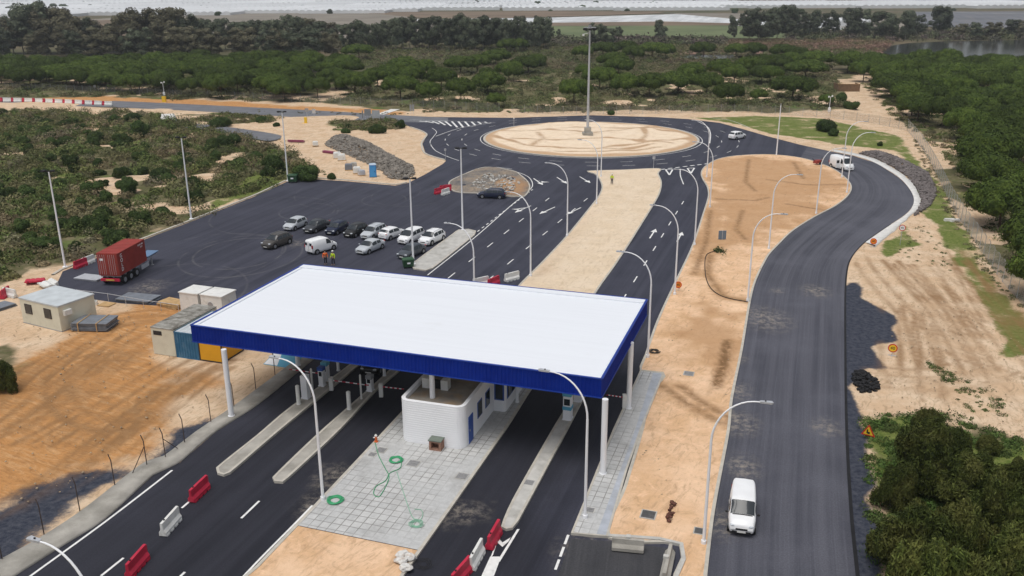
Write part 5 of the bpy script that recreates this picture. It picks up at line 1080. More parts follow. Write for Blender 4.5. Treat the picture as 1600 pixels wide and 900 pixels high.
def roadsign(p, w_, h_, z, lab, m, back=True, posts=1):
    x, y = G(*p); t = thing('road_sign', lab, 'traffic sign', (x, y, 0), R(random.uniform(-8, 8)))
    if posts == 1: MB().tube([(0, 0, 0), (0, 0, z)], .04, 6).build('post', M['galv'], t)
    else:
        for s_ in (-1, 1): MB().tube([(s_*w_*.4, .05, 0), (s_*w_*.4, .05, z)], .05, 6).build('post', M['galv'], t)
    MB().box(-w_/2, w_/2, -.04, 0, z-h_, z).build('panel', M[m], t)
roadsign((567, 189), .3, 2.0, 2.6, 'narrow grey sign seen edge on by the far road, left of the framed sign', 'steel'); roadsign((588, 191), 1.9, 1.9, 2.9, 'large grey framed sign back beside the far road', 'galv', posts=2); roadsign((575, 187), 1.6, 1.6, 2.6, 'dark framed sign back just behind the large grey one', 'steel', posts=2)
roadsign((480, 183), .9, .9, 2.2, 'small dark sign beside the far road near the yellow bin', 'steel'); roadsign((491, 184), .9, 1.1, 2.2, 'small pale sign beside the far road right of the dark one', 'galv'); roadsign((642, 178), .5, 1.6, 2.4, 'pair mounted grey sign at the start of the hatched marking', 'steel'); roadsign((646, 178), .5, 1.6, 2.4, 'second grey sign standing right of its twin at the hatched marking', 'steel')
roadsign((1021, 264), .5, .5, 2.3, 'thin pole with small sign at the roundabout end of the pale median', 'galv'); roadsign((696, 250), .4, .4, 2.2, 'small sign post at the kerb corner between car park road and roundabout', 'galv'); roadsign((803, 200), .2, .3, 2.4, 'thin white marker post on the left rim of the roundabout island', 'white'); roadsign((149, 143), .7, .9, 2.2, 'small pale sign in front of the pine belt at far left', 'galv')
x, y = G(257, 160); t = thing('yellow_post_box', 'yellow roadside cabinet on the verge of the far road', 'cabinet', (x, y, 0)); MB().box(-.5, .5, -.4, .4, .1, 1.7).build('body', M['yel'], t); MB().box(-.6, .6, -.5, .5, 0, .1).build('base', M['conc'], t)
x, y = G(478, 193); t = thing('yellow_post_box', 'yellow roadside post with wide foot near the track below the far road', 'cabinet', (x, y, 0)); MB().box(-.3, .3, -.3, .3, .1, 1.5).build('body', M['yel'], t); MB().box(-.9, .9, -.4, .4, 0, .12).build('base', M['yel'], t)
def station(p, lab):
    x, y = G(*p); t = thing('camera_pole', lab, 'camera pole', (x, y, 0)); MB().tube([(0, 0, 0), (0, 0, 4.2)], .07, 6).build('pole', M['white'], t); MB().box(-.3, .3, -.2, .2, .6, 1.6).build('cabinet', M['white'], t); MB().tube([(-.5, 0, 4.3), (.5, 0, 4.3)], .05, 5).box(-.6, -.3, -.12, .12, 4.1, 4.5).box(.3, .6, -.12, .12, 4.3, 4.7).build('cameras', M['white'], t)
station((257, 152), 'white camera pole at the fence left of the far road cabinet'); station((1295, 178), 'white camera pole at the fence by the sandy path on the right')
x, y = G(263, 190); t = thing('concrete_headwall', 'white sloping concrete block at the start of the dirt track', 'concrete block', (x, y, 0), R(15)); MB().add([(-2, -1.6, 0), (2.2, -2.2, 0), (2, 2, 0), (-2, 2, 0), (-1.4, .4, 1.7), (1.2, .4, 1.7), (1.4, 1.8, 1.7), (-1.6, 1.8, 1.7)], [(0, 3, 2, 1), (4, 5, 6, 7), (0, 1, 5, 4), (1, 2, 6, 5), (2, 3, 7, 6), (3, 0, 4, 7)]).build('block', M['apron'], t); MB().box(-.1, 1.0, -.4, -.3, .8, .9).build('grate', M['steel'], t)
ob('concrete_path', area_mesh('concrete_path', GL([(588, 179), (600, 179.5), (640, 166), (630, 164)]), .08, M['apron']), kind='structure')
x, y = G(1128, 376); t = thing('standing_board', 'blue grey panel standing upright in the orange median', 'panel', (x, y, .1), R(4)); MB().box(-.5, -.03, -.05, .05, 0.1, 1.25).box(.03, .5, -.05, .05, .1, 1.25).build('face', mat('slate_blue', (.15, .20, .26), .5), t); MB().box(-.03, .03, -.04, .04, 0, 1.3).build('post', M['galv'], t)
for i, p in enumerate(((1483, 345), (1492, 346))):
    x, y = G(*p); MB().box(-.7, .7, -.25, .25, 0, .35, taper=.05).build('concrete_block', M['apron'], label=('left' if i == 0 else 'right')+' of two pale concrete blocks on the grass by the right fence', cat='concrete block', loc=(x, y, .0), rz=.2*i)
M['pitb'] = mat('brown_timber_pit', (.20, .13, .08), .9, .1, .2, 2); x, y = G(1325, 143); t = thing('retaining_box', 'brown timber box wall at the head of the sandy path', 'timber box', (x, y, 0), R(-5)); MB().box(-3.2, 3.4, -.2, 0, 0, 2.2).box(3.2, 3.4, 0, 5, 0, 2.2).box(-3.2, -3.0, 0, 5, 0, 2.2).build('wall', M['pitb'], t); MB().box(-3.25, 3.45, -.25, 0.02, 2.2, 2.3).build('rim', M['wood'], t)

# ------------------------------------------------------------------ fences
wf = NB('wire_mesh', .6, .3); wf.p.inputs['Metallic'].default_value = .3; M['wire'] = wf.done(wf.mix(0., (.22, .22, .21), (.3, .3, .3)))
def wire_alpha(mt, dens=.22):
    t = mt.node_tree; N = t.nodes; L = t.links; g = N.new('ShaderNodeUVMap') if False else N.new('ShaderNodeAttribute'); g.attribute_name = 'uvp'; s = N.new('ShaderNodeSeparateXYZ'); L.new(g.outputs['Vector'], s.inputs[0]); outs = []
    for op in ('ADD', 'SUBTRACT'):
        a = N.new('ShaderNodeMath'); a.operation = op; L.new(s.outputs[0], a.inputs[0]); L.new(s.outputs[1], a.inputs[1]); m_ = N.new('ShaderNodeMath'); m_.operation = 'MULTIPLY'; m_.inputs[1].default_value = 12; L.new(a.outputs[0], m_.inputs[0])
        f = N.new('ShaderNodeMath'); f.operation = 'FRACT'; L.new(m_.outputs[0], f.inputs[0]); c = N.new('ShaderNodeMath'); c.operation = 'LESS_THAN'; c.inputs[1].default_value = dens/2; L.new(f.outputs[0], c.inputs[0]); outs.append(c.outputs[0])
    mx = N.new('ShaderNodeMath'); mx.operation = 'MAXIMUM'; L.new(outs[0], mx.inputs[0]); L.new(outs[1], mx.inputs[1]); L.new(mx.outputs[0], N['Principled BSDF'].inputs['Alpha'])
wire_alpha(M['wire'])
wf = NB('pale_wire_mesh', .6, .3); M['wire2'] = wf.done(wf.mix(0., (.50, .50, .48), (.3, .3, .3))); wire_alpha(M['wire2'], .34)
def fence(px, lab, h=2.2, sp=3.2, world=False, postm='galv', wire='wire', bent=.35):
    L0 = px if world else GL(px); Pn = np.array(smooth_line(L0, 1.0)); s = np.r_[0, np.cumsum(np.linalg.norm(np.diff(Pn, axis=0), axis=1))]; n = min(98, int(s[-1]/sp)); tt = np.linspace(0, s[-1], n+1)
    Q = np.column_stack([np.interp(tt, s, Pn[:, 0]), np.interp(tt, s, Pn[:, 1])]); o = Q[0]; t = thing('wire_fence', lab, 'fence', (o[0], o[1], 0))
    pm = MB().tube([(0, 0, -.3), (0, 0, h), (-bent*.7, .0, h+bent)], .035, 5).mesh('post', M[postm])
    for q in Q: ob('post', pm, t, loc=(q[0]-o[0], q[1]-o[1], 0))
    if wire:
        V = []; U = []
        for i, q in enumerate(Q): V += [(q[0]-o[0], q[1]-o[1], -.1), (q[0]-o[0], q[1]-o[1], h)]; U += [(tt[i], 0, 0), (tt[i], h, 0)]
        ob('mesh', mesh_np('mesh', V, [(2*i, 2*i+2, 2*i+3, 2*i+1) for i in range(n)], M[wire], {'uvp': np.array(U)}), t)
fence([(1418, 205), (1440, 232), (1462, 270), (1485, 318), (1505, 352), (1530, 388), (1562, 436), (1600, 480), (1660, 545)], 'chain link fence with angled tops curving between the grass verge and the right pine forest', 2.4, 2.8, wire='wire2')
fence([(1418, 205), (1380, 196), (1330, 188), (1250, 181), (1150, 176), (1000, 178), (900, 179), (800, 176)], 'long wire fence behind the roundabout in front of the scrub', 2.0, 3.4, postm='steel', bent=.2)
fence([(780, 174), (640, 167), (500, 161), (300, 152), (150, 145), (-60, 136)], 'long wire fence along the foot of the left pine belt', 2.0, 3.2, postm='steel', bent=.2)
# left fence posts with bent tops, no wire yet
lp = [(-40, 900), (4, 877), (69, 835), (125, 799), (180, 761), (230, 729), (259, 717), (289, 694), (330, 662), (366, 638), (400, 610), (430, 588), (462, 566)]
t = thing('unfinished_fence', 'row of dark bent-top fence posts without wire along the left concrete shoulder', 'fence', (*G(*lp[0]), 0)); o = G(*lp[0]); pm = MB().tube([(0, 0, -.1), (0, 0, 2.0), (-.25, .25, 2.35)], .035, 5).mesh('post', M['dark'])
for p in lp: q = G(*p); ob('post', pm, t, loc=(q[0]-o[0], q[1]-o[1], .0))
for p, q in (((230, 729), (205, 744)), ((259, 717), (280, 702))):
    a, b_ = G(*p), G(*q); MB().tube([(a[0]-o[0], a[1]-o[1], 1.6), (b_[0]-o[0], b_[1]-o[1], 0)], .03, 5).build('brace', M['dark'], t)
q = GL([(122, 466), (170, 472), (225, 482), (280, 490)]); t = thing('rope_fence', 'low grey rail fence between the tarmac and the dirt behind the cabins', 'fence', (*q[0], 0)); o = q[0]
for a in densify(q, 2.0, False): MB().tube([(a[0]-o[0], a[1]-o[1], 0), (a[0]-o[0], a[1]-o[1], 1.0)], .03, 5).build('post', M['galv'], t)
MB().tube([(a[0]-o[0], a[1]-o[1], .95) for a in q], .03, 5).build('rail', M['galv'], t)

# ------------------------------------------------------------------ rocks
M['rock'] = mat('grey_rock', (.215, .195, .17), .9, .2, .4, .9, .03, 6); M['rockr'] = mat('dark_rock', (.17, .15, .145), .9, .2, .4, .8, .03, 6)
def rocks(px, n, m, lab_name, smin, smax, hfun, seed):
    poly = GL(px); A_ = np.array(poly); r_ = np.random.default_rng(seed); P = []
    while len(P) < n:
        q = r_.uniform(A_.min(0), A_.max(0), (n*3, 2)); P += list(q[inside(q, poly)])
    P = np.array(P[:n]); V0, F0 = ico(1); sc = r_.uniform(smin, smax, n); d_ = -sdf(P, poly); V = []; F = []
    for i in range(n):
        f = 1+r_.uniform(-.3, .3, len(V0)); an = r_.normal(size=3); Q, _ = np.linalg.qr(r_.normal(size=(3, 3))); v = (V0*f[:, None])@Q*np.array([1, .8, .7])*sc[i]+np.array([P[i][0], P[i][1], hfun(d_[i])+r_.uniform(-.1, .15)]); V.append(v); F.append(F0+i*len(V0))
    ob(lab_name, mesh_np(lab_name, np.concatenate(V), np.concatenate(F), M[m]), kind='stuff', label='angular grey rocks tipped as a slope revetment', cat='rocks')
rocks([(507, 226), (520, 214), (540, 211), (575, 222), (612, 243), (645, 260), (649, 272), (634, 282), (607, 279), (596, 268), (575, 257), (540, 242), (525, 235)], 3200, 'rock', 'rock_slope', .14, .36, lambda d_: min(1.2, d_*.3), 3)
rocks([(1342, 240), (1370, 237), (1400, 246), (1430, 260), (1450, 272), (1461, 292), (1462, 307), (1450, 324), (1425, 341), (1437, 326), (1441, 313), (1434, 297), (1417, 276), (1392, 260), (1368, 248)], 3200, 'rockr', 'rock_slope', .13, .32, lambda d_: .1+min(.6, d_*.25), 4)
rocks([(735, 290), (760, 272), (800, 278), (815, 290), (800, 300), (750, 298)], 160, 'conc', 'rubble', .1, .3, lambda d_: .15, 6)
M['tarb'] = mat('tar_rubble', (.018, .018, .02), .8, .3, .2, 3); rocks([(1332, 583), (1350, 580), (1376, 600), (1372, 611), (1345, 614), (1333, 600)], 260, 'tarb', 'tar_rubble_heap', .08, .24, lambda d_: min(.5, d_*.5), 7)
M['brownd'] = mat('brown_debris', (.13, .06, .045), .9, .2, .3, 3); rocks([(1040, 815), (1050, 785), (1056, 790), (1052, 808), (1045, 820)], 50, 'brownd', 'debris', .06, .16, lambda d_: .16, 8)
# small clods and stones on the bare sand
def clods(polys, n, m, seed, s0=.04, s1=.14):
    r_ = np.random.default_rng(seed); V0, F0 = ico(1); V = []; F = []; c = 0
    for px in polys:
        poly = GL(px); A_ = np.array(poly); q = r_.uniform(A_.min(0), A_.max(0), (n*3, 2)); q = q[inside(q, poly)][:n]
        for p in q: V.append(V0*r_.uniform(.6, 1.3, (len(V0), 1))*r_.uniform(s0, s1)*np.array([1, 1, .6])+np.array([p[0], p[1], .14 if m == 'dust' else .02])); F.append(F0+c*len(V0)); c += 1
    ob('clods', mesh_np('clods', np.concatenate(V), np.concatenate(F), M[m]), kind='stuff', label='small clods of earth scattered on the sand', cat='clods')
clods([MEDF], 350, 'dust', 11, .03, .09); clods([[(0, 520), (230, 480), (330, 640), (200, 740), (0, 800)], [(1400, 420), (1600, 540), (1600, 690), (1380, 640)]], 220, 'dust', 12, .03, .10)

# ------------------------------------------------------------------ vegetation
def leaves(C, Nn, size, asp=1.0, jit=.6, r_=rng, tri=True):
    n = len(C); Nn = Nn+r_.normal(0, jit, (n, 3)); Nn /= np.linalg.norm(Nn, axis=1)[:, None]; t = np.cross(Nn, r_.normal(size=(n, 3))); t /= np.linalg.norm(t, axis=1)[:, None]+1e-9; b = np.cross(Nn, t)
    s = size*r_.uniform(.6, 1.35, n)[:, None]
    V = np.stack([C+t*s*asp, C-t*s*.5*asp+b*s*.6, C-t*s*.5*asp-b*s*.6], 1).reshape(-1, 3); return V, np.arange(3*n).reshape(-1, 3)
def crown(lumps, n, size, asp=1., seed=0, top=-.6, core=.8, jit=.5, spr=(.80, 1.08)):
    """leaf clumps spread on the outside of a cluster of lobes, with a dim core"""
    r_ = np.random.default_rng(seed); L = np.array(lumps); area = L[:, 3]*L[:, 4]; k = r_.choice(len(L), n*2, p=area/area.sum()); d_ = r_.normal(size=(n*2, 3)); d_ /= np.linalg.norm(d_, axis=1)[:, None]; d_[:, 2] = np.where(d_[:, 2] < top, -d_[:, 2]*.6, d_[:, 2])
    rad = np.stack([L[k, 3], L[k, 3], L[k, 4]], 1)*r_.uniform(*spr, (n*2, 1)); C = L[k, :3]+d_*rad
    keep = np.ones(len(C), bool)
    for l in L:
        q = (C-l[:3])/np.array([l[3], l[3], l[4]]); keep &= (np.einsum('ij,ij->i', q, q) > .62)
    C, d_ = C[keep][:n], (d_/np.stack([L[k, 3], L[k, 3], L[k, 4]], 1))[keep][:n]; d_ /= np.linalg.norm(d_, axis=1)[:, None]
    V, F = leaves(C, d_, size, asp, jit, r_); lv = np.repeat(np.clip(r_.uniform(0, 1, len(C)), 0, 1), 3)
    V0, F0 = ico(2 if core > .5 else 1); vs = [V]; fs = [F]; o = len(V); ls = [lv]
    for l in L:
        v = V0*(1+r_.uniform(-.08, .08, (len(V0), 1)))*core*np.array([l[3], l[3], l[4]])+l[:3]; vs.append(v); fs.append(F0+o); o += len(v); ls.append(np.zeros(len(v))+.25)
    return np.concatenate(vs), np.concatenate(fs), np.concatenate(ls)
def pine_lumps(seed):
    r_ = np.random.default_rng(seed); out = [(0, 0, .70, .55, .30)]
    for k in range(17):
        a = k*2.4+r_.uniform(-.3, .3); q = .30+.42*math.sqrt((k+1)/17)*r_.uniform(.85, 1.1); s = r_.uniform(.24, .38); out.append((q*math.cos(a), q*math.sin(a), .82-.50*q*q+r_.uniform(-.05, .05), s*.92, s*.70))
    return out
def euc_lumps(seed, slim=1.):
    r_ = np.random.default_rng(seed); out = []
    for k in range(26):
        z = .22+.72*(k/25); w_ = .30*math.sin(math.pi*min(1, (z-.12)/.95))**.6*slim; a = r_.uniform(0, 6.28); q = w_*r_.uniform(.2, 1); s = r_.uniform(.065, .14); out.append((q*math.cos(a), q*math.sin(a), z+r_.uniform(-.03, .03), s, s*r_.uniform(.8, 1.2)))
    return out
def bush_lumps(seed, flat=.7):
    r_ = np.random.default_rng(seed); out = [(0, 0, .35*flat, .6, .5*flat)]
    for k in range(9): a = r_.uniform(0, 6.28); q = r_.uniform(.25, .6); s = r_.uniform(.28, .42); out.append((q*math.cos(a), q*math.sin(a), r_.uniform(.2, .75)*flat, s, s*.8*flat)) 
    return out
def trunk_mesh(h, r0, nb, spread, zt, seed, m, name='trunk'):
    r_ = random.Random(seed); b = MB(); k = h*.55; b.tube([(0, 0, -.03), (r_.uniform(-.03, .03), r_.uniform(-.03, .03), k*.5), (0, 0, k)], r0, 6, r1=r0*.7)
    for i in range(nb): a = 2*math.pi*i/nb+r_.uniform(-.3, .3); b.tube([(0, 0, k*.9), (math.cos(a)*spread*.5, math.sin(a)*spread*.5, (k+zt)/2), (math.cos(a)*spread, math.sin(a)*spread, zt)], r0*.5, 5, r1=r0*.2)
    return b.mesh(name, m)
def crown_mesh(name, lumps, n, size, m, seed, asp=1., **k): V, F, lv = crown(lumps, n, size, asp, seed, **k); return mesh_np(name, V, F, m, {'lv': lv})
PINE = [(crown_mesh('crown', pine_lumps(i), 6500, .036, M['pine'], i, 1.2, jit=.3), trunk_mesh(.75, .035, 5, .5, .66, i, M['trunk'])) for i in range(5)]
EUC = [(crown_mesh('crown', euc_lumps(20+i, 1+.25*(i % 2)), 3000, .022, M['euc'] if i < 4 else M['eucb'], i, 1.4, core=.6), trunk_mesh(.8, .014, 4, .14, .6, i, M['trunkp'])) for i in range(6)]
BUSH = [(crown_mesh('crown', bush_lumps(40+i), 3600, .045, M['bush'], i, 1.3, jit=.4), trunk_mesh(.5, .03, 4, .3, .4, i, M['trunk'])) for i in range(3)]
def plant(kind, x, y, s, sz, lab, grp, name, cat, rz=None, z=None):
    me = random.choice(kind) if isinstance(kind, list) else kind; t = thing(name, lab, cat, (x, y, (zat(x, y) if z is None else z)-.05), random.uniform(0, 6.28) if rz is None else rz, grp)
    t.scale = (s, s*random.uniform(.88, 1.12), sz); ob('crown', me[0], t); ob('trunk', me[1], t); return t
def poisson(poly, dmin, seed, n=6000):
    poly = np.array(poly); r_ = np.random.default_rng(seed); c = r_.uniform(poly.min(0), poly.max(0), (n, 2)); c = c[inside(c, poly)]; out = np.zeros((0, 2))
    for q in c:
        if len(out) == 0 or np.min(np.sum((out-q)**2, 1)) > dmin*dmin: out = np.vstack([out, q])
    return out
npine = 0
# left pine belt
for q in poisson(GL([(-40, 140), (150, 146), (330, 154), (470, 160), (470, 122), (560, 120), (560, 108), (430, 104), (-60, 112)]), 8.6, 1):
    s = random.uniform(4.8, 6.2); plant(PINE, q[0], q[1], s, s*random.uniform(1.1, 1.4), 'stone pine with flat dark crown packed in the belt at left beyond the far road', 'stone pines of the left belt', 'stone_pine', 'pine tree'); npine += 1
# pines between belt and forest
mid = [(455, 75, 50), (560, 85, 42), (529, 112, 45), (496, 141, 36), (525, 130, 50), (555, 137, 45), (590, 130, 45), (609, 120, 35), (630, 110, 40), (660, 114, 40), (642, 128, 42), (625, 145, 50), (670, 150, 38), (690, 130, 40), (720, 148, 42), (762, 136, 46), (775, 155, 26), (762, 117, 24), (720, 107, 45), (745, 104, 40), (775, 95, 42), (792, 76, 30), (795, 118, 38), (812, 75, 26), (825, 108, 50), (840, 96, 24), (803, 119, 30),
       (910, 87, 28), (942, 82, 40), (975, 80, 38), (990, 88, 30), (1020, 82, 40), (1040, 85, 28), (1099, 82, 36), (1150, 84, 28), (1178, 83, 36), (912, 113, 24), (957, 100, 38), (967, 112, 46), (937, 131, 48), (897, 150, 46), (980, 140, 42), (1015, 140, 42), (1060, 135, 54), (1105, 136, 42), (1080, 120, 38), (1125, 114, 38), (1147, 124, 40), (1172, 110, 38), (1195, 106, 36), (1190, 122, 34), (1137, 155, 42), (1185, 149, 24), (1225, 86, 38), (1247, 92, 32), (1272, 98, 48), (1212, 106, 42), (1258, 115, 58), (1203, 123, 34), (1240, 145, 62), (1292, 157, 22), (1232, 103, 36)]
ORD = ['first', 'second', 'third', 'fourth', 'fifth', 'sixth', 'seventh', 'eighth', 'ninth', 'tenth', 'eleventh', 'twelfth', 'thirteenth', 'fourteenth']
def rowof(y): return 0 if y >= 139 else 1 if y >= 122 else 2 if y >= 108 else 3 if y >= 94 else 4
ROWN = ['the row nearest the wire fence', 'the second row behind the fence', 'the middle row', 'the fourth row back', 'the farthest row']
def midlab(x, y):
    k = rowof(y); side = x < 925; xs = sorted([m[0] for m in mid if rowof(m[1]) == k and (m[0] < 925) == side], reverse=side)
    return '%s stone pine %s of the tall mast in %s' % (ORD[xs.index(x)], 'left' if side else 'right', ROWN[k])
for (px_, py_, wpx) in mid:
    q = G(px_, py_, 2.0); dep = q[1]*math.cos(PITCH)+(CH-2)*math.sin(PITCH); s = wpx/2*dep/FPX*1.27; plant(PINE, q[0], q[1], s, min(s*1.38, 7.0), midlab(px_, py_), 'stone pines scattered beyond the roundabout', 'stone_pine', 'pine tree')
# right forest
FOR = GL([(1318, 112), (1362, 137), (1402, 172), (1455, 206), (1502, 248), (1534, 308), (1577, 385), (1628, 462), (1850, 640), (1900, 400), (1800, 124), (1600, 112), (1400, 106), (1310, 106)])
for q in poisson(FOR, 8.8, 2, 9000):
    px_ = 800+FPX*(q[0])/(q[1]*math.cos(PITCH)+CH*math.sin(PITCH))
    if px_ > 1730: continue
    s = random.uniform(5.0, 6.3); plant(PINE, q[0], q[1], s, s*random.uniform(1.1, 1.4), 'stone pine in the dense dark forest behind the right hand fence', 'stone pines of the right forest', 'stone_pine', 'pine tree')
# tall eucalyptus and mixed trees beyond
def euc(px_, ybase, ytop, kind, lab, grp, wf=1.0):
    q = G(px_, ybase); dep = q[1]*math.cos(PITCH)+CH*math.sin(PITCH); h = (ybase-ytop)*dep/FPX*1.05; plant(EUC[kind], q[0], q[1], h*wf, h, lab, grp, 'tall_tree', 'tree', z=-.5)
r_ = random.Random(5); x = -20
prof = [(-20, 40), (30, 28), (60, 10), (95, 16), (130, 30), (165, 45), (185, 33), (215, 18), (240, 30), (270, 12), (300, 30), (340, 32), (400, 34), (430, 32), (470, 28), (510, 32), (540, 40), (570, 36), (640, 32), (700, 30), (760, 28), (800, 32), (850, 30)]
ORD2 = ORD+['fifteenth', 'sixteenth', 'seventeenth', 'eighteenth', 'nineteenth', 'twentieth']+['twenty-'+o for o in ORD[:9]]+['thirtieth']+['thirty-'+o for o in ORD[:9]]+['fortieth']+['forty-'+o for o in ORD[:9]]+['fiftieth']+['fifty-'+o for o in ORD[:9]]+['sixtieth']+['sixty-'+o for o in ORD[:9]]
cnt = dict(low=0, lake=0, b=0, e=0)
def belt(k, f): cnt[k] += 1; return f % ORD2[cnt[k]-1]
def lowlab(): cnt['low'] += 1; return '%s lower bushy tree from the left edge, before the wood behind the pine belt' % ORD2[cnt['low']-1]
while x < 852:
    top = np.interp(x, [p[0] for p in prof], [p[1] for p in prof])+r_.uniform(-3, 5)
    left = x < 200; right = x > 540
    lab, grp = (('leafy broad tree in the mixed wood at the far left', 'mixed trees at the far left') if x < 180 else (belt('b', '%s tree from the left in the straight dark shelter belt'), 'trees of the dark shelter belt') if right else (belt('e', '%s tall tree from the left in the row behind the pines'), 'tall trees behind the left pine belt'))
    k = r_.choice([0, 1, 4, 5, 5]) if x < 330 else r_.choice([0, 1, 2, 3]) if right else r_.choice([0, 1, 2, 3, 5])
    euc(x, 76+(8 if x < 300 else 0)+r_.uniform(-3, 3), top, k, lab, grp, 1.2 if not right else 1.0)
    if x < 520 and r_.random() < .6: euc(x+r_.uniform(-5, 5), 88, 50+r_.uniform(-6, 8), r_.choice([4, 5, 1]), lowlab(), 'lower trees in front of the far wood', 1.5)
    x += r_.uniform(8, 12) if right else r_.uniform(12, 17)
for px_, yb, yt, k, w_ in [(860, 57, 42, 1, 1.1), (873, 57, 45, 2, 1), (928, 70, 38, 1, 1.2), (942, 70, 42, 0, 1.2), (955, 72, 45, 2, 1.3), (967, 62, 42, 1, 1), (1030, 62, 32, 2, .9), (1036, 63, 42, 0, 1.2), (1145, 62, 28, 3, .8), (1170, 64, 20, 0, 1.3), (1185, 64, 17, 1, 1.3), (1200, 64, 24, 0, 1.3), (1215, 60, 14, 2, 1), (1228, 60, 12, 0, 1.1), (1243, 60, 18, 3, 1.2), (1262, 58, 22, 1, 1.2), (1272, 56, 18, 2, .8), (1290, 56, 22, 2, .8), (1303, 55, 20, 3, .8), (1330, 58, 16, 0, 1.2), (1345, 58, 18, 1, 1.2), (1372, 60, 20, 2, 1.2), (1392, 60, 24, 3, 1.3), (1415, 60, 20, 0, 1.2), (1430, 58, 24, 1, 1.2), (1462, 52, 12, 2, 1), (1475, 52, 14, 0, 1), (1500, 58, 38, 5, 1.5), (1525, 60, 36, 1, 1.6), (1550, 60, 36, 5, 1.6), (1580, 58, 32, 0, 1.6), (1600, 60, 34, 5, 1.6), (1625, 60, 36, 1, 1.6)]:
    cnt['lake'] += 1
    euc(px_, yb, yt, k, '%s tree from the left in the row between fields and lake' % ORD2[cnt['lake']-9] if px_ > 1100 else '%s small tree from the left along the green field' % ORD2[cnt['lake']-1], 'trees along the lake shore' if px_ > 1100 else 'solitary trees by the green field', w_)
# very distant trees among the plastic fields
for px_, yb, s in [(141, 12, 9), (15, 17, 12), (340, 24, 9), (498, 20, 8), (515, 21, 10), (640, 10, 6), (745, 5, 7), (840, 8, 9), (910, 14, 11), (930, 7, 8), (980, 17, 7), (1020, 6, 6), (1148, 20, 10), (1150, 10, 5), (1310, 8, 6), (1352, 9, 5), (1490, 16, 6), (400, 6, 5), (230, 4, 4), (560, 4, 5), (700, 14, 4), (860, 17, 5), (1085, 4, 6), (1250, 22, 12), (60, 15, 14), (85, 14, 12), (100, 14, 11), (1555, 5, 5)]:
    q = G(px_, yb); dep = q[1]; w_ = s*1.4*dep/FPX/2; plant(BUSH, q[0], q[1], w_, w_*1.4, 'tiny dark tree far off among the white plastic fields', 'distant trees among the plastic fields', 'distant_tree', 'tree', z=-.5)
# greenhouses: long white plastic tunnels side by side
M['gh'] = mat('greenhouse_plastic', (.74, .76, .77), .5, .4, .08, .02, objrand=.12)
def ghmesh(w_, d_, spans):
    b = MB(); n = spans; pr = []
    for i in range(n):
        for k in range(4): pr.append((w_*(i+k/4)/n-w_/2, 2.4+1.5*math.sin(math.pi*k/4)))
    pr.append((w_/2, 2.4)); vs = []
    for x_, z_ in pr: vs += [(x_, 0, z_), (x_, d_, z_)]
    b.add(vs, [(2*i, 2*i+2, 2*i+3, 2*i+1) for i in range(len(pr)-1)])
    b.add([(x_, 0, z_) for x_, z_ in pr]+[(w_/2, 0, -.6), (-w_/2, 0, -.6)], [tuple(range(len(pr)+2))[::-1]]); b.box(-w_/2, -w_/2+.1, 0, d_, -.6, 2.38).box(w_/2-.1, w_/2, 0, d_, -.6, 2.38)
    return b.mesh('greenhouse', M['gh'])
GH = [ghmesh(100, 110, 12), ghmesh(140, 150, 16)]
r_ = random.Random(9); rows = [(27, 0), (23.5, 0), (20.5, 0), (18, 1), (15.5, 1), (12, 1), (8, 1), (4.5, 1), (1.5, 1), (-1.5, 1), (-5, 1), (-9, 1)]
for yy, k in rows:
    x = -120
    while x < 1750:
        q = G(x, yy); dep = q[1]; wpx = (100, 140)[k]*FPX/dep
        okx = x < 1060 if yy in (18, 15.5) else x < 1900
        if x > 1050 and 7 < yy < 14: okx = x < 1640
        if yy == 4.5 and x > 1240: okx = False
        if yy == 27: okx = x < 120
        if yy == 23.5: okx = x < 290
        if yy == 20.5: okx = x < 540
        if yy == 18: okx = x < 600
        if okx and r_.random() < .93: ob('greenhouse', GH[k], None, None, 'pale plastic greenhouse block in the distant strip of white tunnels', 'greenhouse', 'distant plastic greenhouses', (q[0]+wpx*0, q[1], 0), r_.uniform(-.03, .03))
        x += wpx*1.05+r_.choice([0, 0, 0, 6])
for p, sc_ in (((1325, 41), .35), ((1230, 46), .2)):
    q = G(*p); o = ob('greenhouse', GH[0], None, None, 'white plastic tunnel peeking between the trees near the lake' if sc_ > .3 else 'small white tunnel half hidden by trees left of the lake', 'greenhouse', None, (q[0], q[1], 0), .05); o.scale = (sc_, sc_, 1.3)
x, y = G(178, 82); t = thing('blue_shed', 'low shed with bluish roof glimpsed behind the left pine belt', 'shed', (x, y, 0)); MB().box(-7, 7, -3, 3, 0, 4.2).build('wall', M['wplast'], t); MB().add([(-7.3, -3.4, 4.2), (7.3, -3.4, 4.2), (7.3, 3.4, 4.2), (-7.3, 3.4, 4.2), (-7.3, 0, 5.4), (7.3, 0, 5.4)], [(0, 1, 5, 4), (2, 3, 4, 5), (0, 4, 3), (1, 2, 5)]).build('roof', M['greyroof'], t)
x, y = G(291, 84); t = thing('small_house', 'tiny cream building peeking over the pine belt', 'house', (x, y, 0)); MB().box(-2.5, 2.5, -2, 2, 0, 6).build('wall', M['cream'], t); MB().add([(-2.7, -2.2, 6), (2.7, -2.2, 6), (2.7, 2.2, 6), (-2.7, 2.2, 6), (0, 0, 7.6)], [(0, 1, 4), (1, 2, 4), (2, 3, 4), (3, 0, 4)]).build('roof', M['cream'], t)

